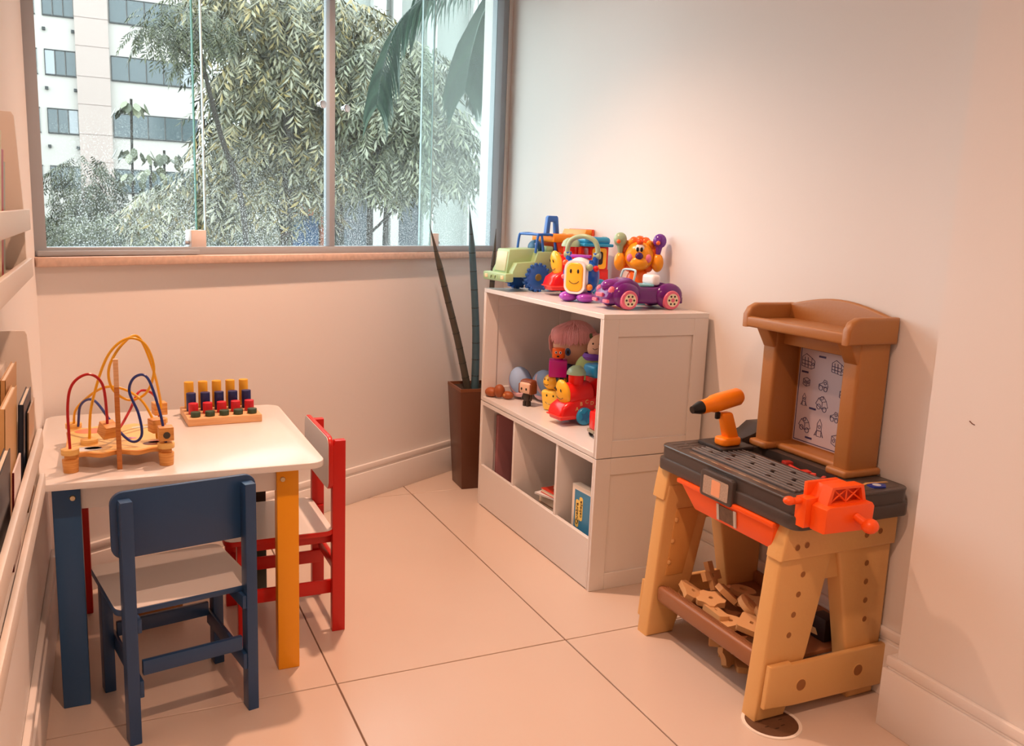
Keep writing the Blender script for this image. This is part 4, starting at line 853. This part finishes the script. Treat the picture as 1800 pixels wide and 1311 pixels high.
# ---- tools in the well
ZWf = .588
def small(name, lb, cat, loc, rz, parts, grp=None, rot=None):
    o = thing(name, lb, cat, loc, math.radians(rz), grp, rot)
    for nm, mb, m in parts: mb.obj(nm, m, o)
    return o
TR1 = col(214, 60, 44, .35)
def bone(l, r): 
    mb = MB(); mb.cyl((-l/2, 0, r), (l/2, 0, r), r*.6, None, 12); return mb
small('toy_wrench', 'red double-ended toy wrench lying in the bench well', 'toy tool', (1.812, 1.855, ZWf+.010), 78, [('shaft', bone(.09, .010), TR1), ('jaw', MB().box(-.062, -.036, -.014, .014, 0, .022, .004), TR1), ('jaw', MB().box(.036, .062, -.014, .014, 0, .022, .004), col(168, 48, 40, .35))])
small('toy_screwdriver', 'yellow toy screwdriver lying beside the red wrench', 'toy tool', (1.792, 1.862, ZWf), 84, [('handle', MB().cyl((-.05, 0, .010), (0, 0, .010), .010, .008, 14, .002), col(236, 160, 30, .35)), ('blade', MB().cyl((0, 0, .010), (.045, 0, .010), .0045, None, 10), col(236, 150, 30, .35))])
small('toy_clamp', 'small coral toy clamp lying at the near end of the well', 'toy tool', (1.810, 1.752, ZWf), 30, [('body', MB().ring(ngon(14, .02), ngon(14, .011), 'xy', 0, .020), col(226, 84, 70, .35)), ('lug', MB().box(-.006, .006, .016, .032, 0, .034, .003), col(226, 84, 70, .35)), ('lug', MB().box(.014, .032, -.006, .006, 0, .024, .003), col(226, 84, 70, .35))])
# ---- tan construction pieces in the lower tray
PCM = mat('foam_piece_tan', rgb(214, 172, 120), .6, bump=.1)
rn = random.Random(11)
def gearp(n, r1, r2): return [((r1 if (i//2) % 2 else r2)*math.cos(2*math.pi*i/(2*n)), (r1 if (i//2) % 2 else r2)*math.sin(2*math.pi*i/(2*n))) for i in range(2*n)]
def cross(a, b): return [(b, a), (b, b), (a*.0+b*.999, b*1.0), (-b, b), (-b, a), (-a, b*.9), (-a, -b*.9), (-b, -a), (-b*.9, -b), (b*.9, -b), (b, -a), (a, -b*.9), (a, b*.9)]
shapes = []
def shp(name, outer, h, hole=None):
    mb = MB()
    n = len(outer)
    inner = [(.0, .0)]*n
    r = hole or .007
    inner = [(r*u/math.hypot(u, v), r*v/math.hypot(u, v)) for u, v in outer]
    mb.ring(outer, inner, 'xy', 0, h); me = mb.mesh(name, True, 30); me.materials.append(PCM); return me
plus = [(.045, -.014), (.045, .014), (.014, .014), (.014, .045), (-.014, .045), (-.014, .014), (-.045, .014), (-.045, -.014), (-.014, -.014), (-.014, -.045), (.014, -.045), (.014, -.014)]
tri = [(.048, -.012), (.048, .012), (.01, .03), (-.012, .046), (-.03, .03), (-.034, .0), (-.03, -.03), (-.012, -.046), (.01, -.03)]
sqp = rrect(-.036, .036, -.036, .036, .008, 3)
S_ = [('piece_gear', shp('construction_piece', gearp(10, .036, .046), .018)), ('piece_plus', shp('construction_piece', plus, .016)), ('piece_wedge', shp('construction_piece', tri, .018)), ('piece_square', shp('construction_piece', sqp, .018)), ('piece_ring', shp('construction_piece', ngon(20, .04), .016, .012)), ('piece_bar', shp('construction_piece', rrect(-.055, .055, -.018, .018, .008, 3), .018))]
names = ['toothed disc', 'plus-shaped', 'wedge-shaped', 'square', 'round', 'long bar']
layout = [  # shape, x, y, z, rx, ry, rz, label
    (4, 1.640, 2.075, .138, 4, -8, 10, 'round tan construction piece at the far front corner of the tray'),
    (1, 1.70, 2.068, .205, 62, 10, 20, 'plus-shaped tan piece standing upright at the far end of the tray'),
    (0, 1.645, 1.985, .160, 6, -6, 12, 'toothed tan disc lying on top in the middle of the tray'),
    (2, 1.70, 1.985, .175, 40, 6, 60, 'wedge-shaped tan piece tilted up behind the toothed disc'),
    (5, 1.618, 1.925, .150, 5, 4, 80, 'long tan bar lying just behind the tray front'),
    (3, 1.640, 1.795, .168, 10, -10, 35, 'square tan piece with a hole near the close end of the tray'),
    (4, 1.69, 1.87, .185, 38, -10, 60, 'round tan piece tilted against the heap in the tray middle'),
    (2, 1.628, 1.865, .142, 3, 3, 200, 'wedge-shaped tan piece lying flat behind the tray front'),
    (3, 1.71, 1.80, .178, 12, -8, 70, 'square tan piece half hidden behind the near front leg'),
    (0, 1.76, 1.93, .155, 4, 0, 0, 'toothed tan piece at the bottom of the heap toward the wall'),
    (4, 1.80, 2.02, .150, 0, 8, 0, 'round tan piece at the far back of the tray'),
    (1, 1.78, 1.83, .150, 6, 4, 40, 'plus-shaped tan piece lying flat deep in the tray'),
    (5, 1.86, 1.93, .140, 0, 0, 30, 'long tan bar at the very back of the tray'),
    (3, 1.86, 1.76, .140, 0, 6, 10, 'square tan piece seen through the near trestle opening'),
    (2, 1.585+.03, 2.045, .165, 12, -22, 100, 'wedge-shaped tan piece overhanging the far end of the tray front')]
for si, x, y, z, ax_, ay_, az_, lb in layout:
    o = bpy.data.objects.new('construction_piece', S_[si][1]); COL.objects.link(o); o.location = (x, y, z); o.rotation_euler = tuple(math.radians(v) for v in (ax_, ay_, az_))
    tag(o, lb, 'toy piece', 'tan construction pieces')
for (si, x, y, z, r_, lb) in ((0, 1.655, 1.905, .034, (72, 0, 20), 'toothed tan piece standing on the floor under the tray'), (5, 1.690, 1.880, .0, (0, 0, 60), 'long tan bar lying on the floor under the tray'), (1, 1.675, 1.945, .046, (82, 0, -30), 'plus-shaped tan piece leaning on the floor under the tray')):
    o = bpy.data.objects.new('construction_piece', S_[si][1]); COL.objects.link(o); o.location = (x, y, z); o.rotation_euler = tuple(math.radians(v) for v in r_)
    tag(o, lb, 'toy piece', 'tan construction pieces')
dk = MB().box(1.83, 1.88, 1.70, 1.76, .131, .20, .004).obj('dark_block', col(40, 30, 34, .5)); tag(dk, 'dark block in the tray seen between the near legs', 'toy piece')
# ---- floor drain under the bench foot
FD = thing('floor_drain', 'round brown floor drain cover with a white ring under the bench foot', 'drain', (1.565, 1.600, 0))
MB().ring(ngon(40, .079), ngon(40, .070), 'xy', .0, .003).obj('ring', col(236, 230, 220, .3), FD)
MB().cyl((0, 0, .0002), (0, 0, .0018), .0695, None, 40).obj('cover', mat('drain_brown', rgb(96, 66, 46), .5, var=.3, vscale=60), FD)
for k in range(7): MB().box(-.006+.03*math.cos(k*.9), .006+.03*math.cos(k*.9), .03*math.sin(k*.9)-.0012, .03*math.sin(k*.9)+.0012, .0018, .0022).obj('slot', col(30, 22, 18), FD)
# ================================================================== outside the window
grd = MB().box(-60, 90, 6.0, 130, -1.4, -.6).obj('ground', mat('garden_soil', rgb(65, 62, 44), .9, var=.3, vscale=1.0)); grd['kind'] = 'structure'
FAC = mat('facade_white', rgb(178, 173, 168), .7, var=.03, vscale=.5); FPK = mat('facade_pink', rgb(170, 154, 148), .7, var=.04, vscale=.6)
GWIN = mat('office_glass', rgb(70, 83, 88), .12, spec=.7); GWL = mat('office_glass_open_reflect', rgb(139, 145, 151), .12, spec=.8); GFR = mat('office_frame', rgb(41, 44, 46), .5)  # paler glass for tilted-open panes: their whitish reflection is painted into the colour
def bz(z): return 1.3+(z-1.3)*1.244
OBn = (1.0, 58, -.6); OB_ = thing('office_building', 'white office block with pink pilaster and strip windows behind the trees', 'building', OBn)
zs = [bz(v) for v in (13.85, 11.35, 8.86+.007, 6.335, 3.83, 1.32)]   # slab lines between storeys
YF = 56.0
MB().box(-7.5, 5.42, YF, YF+8, -.6, 22).obj('wall', FAC, OB_, OBn)
pil = MB().box(-1.10, .585, YF-.35, YF+.2, -.6, 22).obj('pilaster', FPK, OB_, OBn)
for k in range(8):
    for dz in (0, 1.62): MB().box(-1.11, .595, YF-.362, YF, bz(1.83+2.51*k)+dz-.025, bz(1.83+2.51*k)+dz).obj('joint', mat('joint_line', rgb(132, 116, 111), .8), pil, OBn)
for k in range(6):
    zb_, zt_ = bz(1.80+2.505*k), bz(2.84+2.505*k)
    for x0, x1, nn in ((.66, 5.24, 5), (-2.66, -1.12, 3), (-5.6, -3.0, 4)):
        wdt = (x1-x0)/nn
        for j in range(nn):
            op = (k == 2 and ((x0 > 0 and j == 4) or (x0 < -1 and x0 > -3 and j == 0))) or (k == 1 and -3 < x0 < -1 and j == 2)
            o = MB().box(x0+wdt*j+.03, x0+wdt*(j+1)-.03, YF-.05, YF+.05, zb_+.03, zt_-.03).obj('window', GWL if op else GWIN, OB_, OBn)
            MB().box(x0+wdt*j, x0+wdt*j+.04, YF-.07, YF+.05, zb_, zt_).obj('mullion', GFR, o, OBn)
        MB().box(x0, x1, YF-.07, YF+.05, zb_-.05, zb_+.01).obj('window_sill', GFR, OB_, OBn); MB().box(x0, x1, YF-.07, YF+.05, zt_-.01, zt_+.04).obj('window_head', GFR, OB_, OBn)
    for x in (-2.62, -1.2): MB().box(x-.08, x+.08, YF-.16, YF, zb_-.82, zb_-.66).obj('wall_vent', GFR, OB_, OBn)
AN = (7.5, 22, -.6); ANB = thing('annex_building', 'pale annex with grey panels between white piers beyond the right panes', 'building', AN)
MB().box(4.9, 16, 20.6, 26, -.6, 11).obj('wall', mat('annex_wall', rgb(145, 150, 145), .7, var=.05), ANB, AN)
for x0, x1 in ((5.75, 6.05), (6.22, 6.42), (7.05, 7.3), (8.2, 8.75), (9.8, 10.3)): MB().box(x0, x1, 20.3, 20.6, -.6, 11).obj('pier', mat('annex_pier', rgb(178, 178, 175), .7), ANB, AN)
for x0, x1, z1 in ((6.42, 7.05, 2.6), (5.1, 5.7, 2.4)):
    pn = MB().box(x0, x1, 20.45, 20.6, -.6, z1).obj('panel', mat('annex_panel', rgb(62, 71, 78), .5), ANB, AN)
KI = (2.95, 15.2, -.6); KIO = thing('garden_hut', 'blue and orange painted hut blurred behind the wet glass', 'hut', KI)
MB().box(2.78, 3.32, 15, 15.4, -.6, 1.22, .02).obj('wall', col(40, 84, 130, .6), KIO, KI); MB().box(2.72, 3.42, 14.92, 15.45, 1.22, 1.40, .02).obj('roof', col(206, 120, 60, .6), KIO, KI)
MB().box(3.34, 3.62, 14.98, 15.3, -.6, 1.3, .02).obj('side_bay', col(176, 96, 60, .6), KIO, KI)
# ---- foliage
LEAF_A = leafmat('leaf_olive', [rgb(39, 43, 30), rgb(74, 76, 55), rgb(106, 106, 82), rgb(140, 139, 120), rgb(119, 116, 88), rgb(131, 115, 65), rgb(57, 60, 42)], .3)
LEAF_B = leafmat('leaf_grey_green', [rgb(39, 47, 32), rgb(76, 82, 60), rgb(108, 112, 86), rgb(132, 135, 116), rgb(57, 65, 44)], .35)
LEAF_D = leafmat('leaf_deep', [rgb(30, 37, 23), rgb(53, 60, 37), rgb(76, 80, 48), rgb(41, 47, 28)], .45)
LEAF_P = leafmat('palm_leaf', [rgb(26, 47, 39), rgb(42, 65, 54), rgb(58, 80, 66), rgb(32, 54, 44)], .35)
BARK = mat('bark', rgb(39, 34, 28), .85, var=.3, vscale=20, bump=.5, bscale=30)
def spray_geo(rn, L=.34, n=6, w=.030, ll=.135, droop=1.0):
    """one compound leaf in local space along +x, leaflets hanging either side; returns verts, faces"""
    V, F = [], []
    def leaflet(p, d, l, ww):
        d = d.normalized(); s_ = d.cross(Vector((rn.uniform(-.4, .4), rn.uniform(-.4, .4), 1))).normalized()*ww*.5; nn = d.cross(s_).normalized()*ww*.18
        i = len(V); V.extend([p, p+d*l*.45+s_+nn, p+d*l, p+d*l*.45-s_+nn, p+d*l*.45]); F.extend([(i, i+1, i+4), (i+1, i+2, i+4), (i, i+4, i+3), (i+4, i+2, i+3)])
    for k in range(n):
        t = (k+.6)/n; p = Vector((L*t, 0, -droop*L*.45*t*t))
        for s_ in (-1, 1): leaflet(p, Vector((.55, s_*.75, -.35-droop*.5*rn.random())), ll*(1-.25*abs(t-.5)), w)
    leaflet(Vector((L, 0, -droop*L*.45)), Vector((1, 0, -.9*droop)), ll, w)
    return V, F
def foliage_mesh(name, rn, blobs, per, m, scale=1.0, **kw):
    V, F = [], []
    for c, r in blobs:
        for _ in range(int(per*r[0]*r[2]*6)+4):
            while True:
                u = Vector((rn.uniform(-1, 1), rn.uniform(-1, 1), rn.uniform(-1, 1)))
                if .15 < u.length <= 1: break
            u = u*(u.length**-.35)
            p = Vector(c)+Vector((u.x*r[0], u.y*r[1], u.z*r[2]))
            yaw = math.atan2(u.y, u.x)+rn.uniform(-.9, .9); M_ = Matrix.Translation(p) @ Matrix.Rotation(yaw, 4, 'Z') @ Matrix.Rotation(rn.uniform(.0, .9), 4, 'Y') @ Matrix.Rotation(rn.uniform(-.5, .5), 4, 'X') @ Matrix.Scale(scale*rn.uniform(.7, 1.15), 4)
            v, f = spray_geo(rn, **kw); i = len(V); V.extend([tuple(M_ @ q) for q in v]); F.extend([tuple(i+x for x in g) for g in f])
    me = bpy.data.meshes.new(name); me.from_pydata(V, [], F); me.materials.append(m); me.update(); return me
def tree(name, label, loc, trunk, branches, blobs, per, m, seed, single=0, scale=1.0, group='trees outside the window', **kw):
    rn = random.Random(seed); o = thing(name, label, 'tree', loc, group=group); L0 = Vector(loc)
    mb = MB(); pts = spline(trunk[0], 6); n = len(pts); mb.tube([Vector(p)-L0 for p in pts], [trunk[1]*(1-.55*i/(n-1)) for i in range(n)], 10); tk = mb.obj('trunk', BARK, o)
    for bp_, r in branches:
        mb = MB(); pts = spline(bp_, 6); n = len(pts); mb.tube([Vector(p)-L0 for p in pts], [r*(1-.7*i/(n-1)) for i in range(n)], 8); mb.obj('branch', BARK, o)
    me = foliage_mesh('foliage', rn, [((Vector(c)-L0), r) for c, r in blobs], per, m, scale, **kw)
    f = bpy.data.objects.new('foliage', me); COL.objects.link(f); f.parent = o; f['kind'] = 'stuff'
    if single:
        ms = []
        for k in range(5):
            v, g = spray_geo(rn, **kw); q = bpy.data.meshes.new('leaf'); q.from_pydata([tuple(x) for x in v], [], g); q.materials.append(m); ms.append(q)
        for k in range(single):
            c, r = rn.choice(blobs); a = rn.uniform(math.pi, 2*math.pi); el = rn.uniform(-.8, .9)
            p = Vector(c)-L0+Vector((r[0]*math.cos(a)*math.cos(el), r[1]*math.sin(a)*math.cos(el)*1.05, r[2]*math.sin(el)))
            l = bpy.data.objects.new('leaf', ms[k % 5]); COL.objects.link(l); l.parent = o; l.location = p; l.rotation_euler = (rn.uniform(-.4, .4), rn.uniform(.1, .8), a+rn.uniform(-.6, .6)); l.scale = (scale*rn.uniform(.9, 1.2),)*3
    return o
tree('olive_tree', 'big pale olive tree with drooping leaves filling the middle of the window', (1.66, 9.0, -.6), ([(1.56, 8.42, -.6), (1.56, 8.42, 1.2), (1.59, 8.45, 2.0), (1.60, 8.7, 3.0), (1.65, 9.0, 4.2)], .065),
     [([(1.67, 9, 1.5), (1.3, 8.9, 1.9), (.9, 8.8, 2.0), (.85, 8.7, 2.45)], .035), ([(1.68, 9, 2.2), (2.1, 9, 2.6), (2.4, 9, 3.1)], .03), ([(1.68, 9, 2.5), (1.2, 9, 3.0), (.7, 9, 3.2)], .03), ([(1.66, 9, 1.3), (2.0, 8.8, 1.6), (2.3, 8.7, 1.75)], .022), ([(1.66, 9, 1.2), (1.35, 8.9, 1.35), (1.05, 8.8, 1.45)], .02)],
     [((1.22, 9.0, 3.1), (.45, .5, .38)), ((1.65, 8.9, 3.2), (.6, .5, .42)), ((2.2, 9.1, 3.05), (.55, .5, .42)), ((1.33, 8.8, 2.55), (.33, .4, .3)), ((1.75, 8.7, 2.5), (.5, .4, .34)), ((2.3, 8.8, 2.45), (.5, .4, .34)), ((1.26, 8.8, 1.95), (.36, .4, .26)), ((1.62, 8.75, 1.95), (.42, .3, .28)), ((2.1, 8.7, 1.85), (.42, .4, .26)), ((1.06, 8.9, 1.55), (.38, .35, .24)), ((.7, 9.0, 1.35), (.4, .35, .18)), ((1.55, 8.7, 1.5), (.4, .3, .2))], 120, LEAF_A, 21, 280, .88)
tree('olive_tree', 'slimmer pale olive tree with thin trunks right of the middle window bar', (2.3, 8.4, -.6), ([(2.34, 8.4, -.6), (2.36, 8.4, 1.0), (2.38, 8.4, 1.6), (2.5, 8.4, 2.4)], .04),
     [([(2.6, 8.6, -.6), (2.58, 8.6, 1.1), (2.65, 8.6, 1.9), (2.8, 8.6, 2.4)], .035), ([(2.36, 8.4, 1.1), (2.7, 8.3, 1.45), (3.0, 8.3, 1.7)], .015)],
     [((2.5, 8.4, 2.25), (.42, .4, .3)), ((2.95, 8.5, 2.2), (.42, .4, .28)), ((2.55, 8.3, 1.8), (.4, .35, .22)), ((2.95, 8.3, 1.8), (.36, .35, .2)), ((2.7, 8.6, 2.75), (.5, .4, .3)), ((3.2, 8.6, 1.9), (.25, .3, .2))], 150, LEAF_B, 22, 120, .85)
tree('dark_tree', 'dense dark green tree behind the two olive trees', (3.4, 14, -.6), ([(3.4, 14, -.6), (3.4, 14, 2.0), (3.3, 14, 4)], .12), [([(3.4, 14, 1.6), (2.6, 14, 2.6), (1.9, 14, 3.2)], .05)],
     [((2.1, 14, 3.9), (.8, .6, .9)), ((3.0, 14, 3.7), (1.0, .6, .9)), ((4.0, 14, 3.4), (.9, .6, .8)), ((2.2, 14, 2.4), (.8, .5, .7)), ((3.1, 14, 2.2), (.9, .5, .6)), ((4.2, 14.4, 2.2), (.6, .5, .5)), ((1.8, 13.8, 1.5), (.6, .5, .5)), ((1.98, 14, 2.9), (.42, .5, .5))], 60, LEAF_D, 23, 0, 1.3)
tree('leaning_tree', 'small-leaved branch of dark green reaching in at the top of the left pane', (.9, 7.8, -.6), ([(1.15, 7.9, -.6), (1.1, 7.9, 1.2), (.92, 7.9, 1.9), (.80, 7.8, 2.35), (.72, 7.8, 2.8)], .03), [([(.80, 7.8, 2.4), (.6, 7.8, 2.55), (.4, 7.8, 2.62)], .012)],
     [((.62, 7.8, 2.78), (.3, .25, .2)), ((.42, 7.8, 2.62), (.2, .2, .1)), ((.85, 7.8, 2.74), (.2, .25, .16)), ((.62, 7.8, 2.5), (.1, .12, .08))], 300, LEAF_D, 24, 0, .45)
# parasol-leaved saplings
for lb, x, y, zt, zs_ in (('tall sapling with tiers of parasol leaves before the white facade', .41, 14, 2.78, (2.72, 2.05, 1.72)), ('short sapling with parasol leaves left of the olive tree', .86, 14.5, 2.12, (2.05, 1.6)), ('thin sapling with parasol leaves between the other two', .62, 13.6, 1.85, (1.8, 1.5))):
    o = thing('parasol_sapling', lb, 'tree', (x, y, -.6), group='parasol saplings'); rn = random.Random(int(x*100))
    MB().tube(spline([(0, 0, 0), (.03, 0, zt*.4), (-.02, 0, zt*.7), (0, 0, zt+.6)], 6), .018, 8).obj('trunk', BARK, o)
    for z in zs_:
        for k in range(15):
            a = 2*math.pi*k/15+rn.random(); el = rn.uniform(-.9, .35); d = Vector((math.cos(a), math.sin(a), el*.6)); e = d*rn.uniform(.10, .25)
            M_ = TR(e.x, e.y, z+.6+e.z) @ Matrix.Rotation(a, 4, 'Z') @ Matrix.Rotation(.6+rn.uniform(0, .7), 4, 'Y')
            mb = MB(); mb.prism([(0, 0), (.04, .045), (.11, .05), (.17, 0), (.11, -.05), (.04, -.045)], 'xy', -.002, .002, 0, 2, M_); mb.obj('leaf', LEAF_B, o)
# shrubs along the bottom
for i, (lb, x, y, z, r) in enumerate((('low pale shrub in the lower left corner of the window', -.42, 12, .95, (.55, .4, .28)), ('feathery shrub beside the low pale one', .15, 12.4, 1.0, (.45, .4, .26)), ('round green shrub under the parasol saplings', .62, 12, .95, (.4, .4, .3)), ('spreading shrub at the foot of the olive tree', 1.35, 10.5, .85, (.6, .4, .28)), ('shrub low down right of the olive trunk', 2.1, 10.2, .75, (.5, .4, .25)), ('tall leafy shrub before the left facade windows', -.25, 15, 1.55, (.5, .4, .5)))):
    rn = random.Random(50+i); o = thing('shrub', lb, 'shrub', (x, y, -.6), group='shrubs outside the window')
    me = foliage_mesh('foliage', rn, [((0, 0, z+.6), r), ((.1, .1, z+.2), (r[0]*1.1, r[1], r[2])), ((-.1, .1, z-.25), (r[0]*1.1, r[1], r[2]))], 130, [LEAF_D, LEAF_B, LEAF_D][i % 3], .7)
    f = bpy.data.objects.new('foliage', me); COL.objects.link(f); f.parent = o; f['kind'] = 'stuff'
    MB().tube([(0, 0, 0), (.03, 0, z+.4)], .02, 6).obj('stem', BARK, o)
# ---- palm
PA = (2.95, 6.2, -.6); PM = thing('palm_tree', 'palm with long dark fronds hanging into the right-hand panes', 'tree', PA)
MB().tube(spline([(0.25, .25, 0), (.22, .22, 2), (.15, .15, 3.85)], 6), [.11]*12+[.09], 12).obj('trunk', BARK, PM)
def frond(pts, n, ll, seed):
    rn = random.Random(seed); P_ = spline([Vector(p)-Vector(PA) for p in pts], 12); fr_o = MB().tube(P_, [.012*(1-.8*i/(len(P_)-1)) for i in range(len(P_))], 6).obj('frond', LEAF_P, PM)
    V, F = [], []
    N = len(P_)-1
    for k in range(n):
        t = k/(n-1)*.97+.03; i = min(int(t*N), N-1); p = P_[i].lerp(P_[i+1], t*N-i); d = (P_[i+1]-P_[i]).normalized(); sd_ = d.cross(Vector((0, 0, 1))).normalized()
        l = ll*(.55+.45*math.sin(math.pi*min(1, t*1.05)))*rn.uniform(.85, 1.1)
        for s_ in (-1, 1):
            q = p.copy(); dr_ = (d*.45+sd_*s_*.55+Vector((0, 0, -.25))).normalized(); j = len(V); w_ = .013
            for m_ in range(5):
                u = m_/4; ww = w_*(1-u)**.6 if m_ else w_*.6; sdv = dr_.cross(Vector((.3*s_, .8, .3))).normalized()*ww
                V.extend([tuple(q+sdv), tuple(q-sdv)]); q = q+dr_*l/4; dr_ = (dr_+Vector((0, 0, -.5))).normalized()
            for m_ in range(4): a_ = j+2*m_; F.append((a_, a_+1, a_+3, a_+2))
    me = bpy.data.meshes.new('leaflets'); me.from_pydata(V, [], F); me.materials.append(LEAF_P); o = bpy.data.objects.new('leaflets', me); COL.objects.link(o); o.parent = fr_o; o['kind'] = 'stuff'
frond([(2.95, 6.2, 3.2), (2.6, 6.1, 3.1), (2.2, 6.0, 2.88), (1.9, 6.0, 2.62), (1.76, 5.95, 2.3), (1.70, 5.9, 2.02)], 64, .46, 1)
frond([(2.95, 6.2, 3.2), (2.7, 6.0, 3.05), (2.45, 5.85, 2.72), (2.32, 5.75, 2.42), (2.26, 5.7, 2.15)], 90, .55, 2)
frond([(2.95, 6.2, 3.2), (2.78, 6.0, 3.0), (2.68, 5.9, 2.8), (2.62, 5.85, 2.55)], 90, .55, 3)
frond([(2.95, 6.2, 3.2), (2.9, 6.0, 3.05), (2.85, 5.9, 2.85), (2.80, 5.85, 2.6)], 80, .5, 4)
frond([(2.95, 6.2, 3.2), (2.6, 6.3, 3.3), (2.3, 6.3, 3.15), (2.12, 6.3, 2.9), (2.05, 6.3, 2.6)], 56, .4, 5)
frond([(2.95, 6.2, 3.2), (2.72, 6.0, 3.08), (2.55, 5.85, 2.8), (2.47, 5.78, 2.5), (2.44, 5.75, 2.2)], 90, .5, 6)
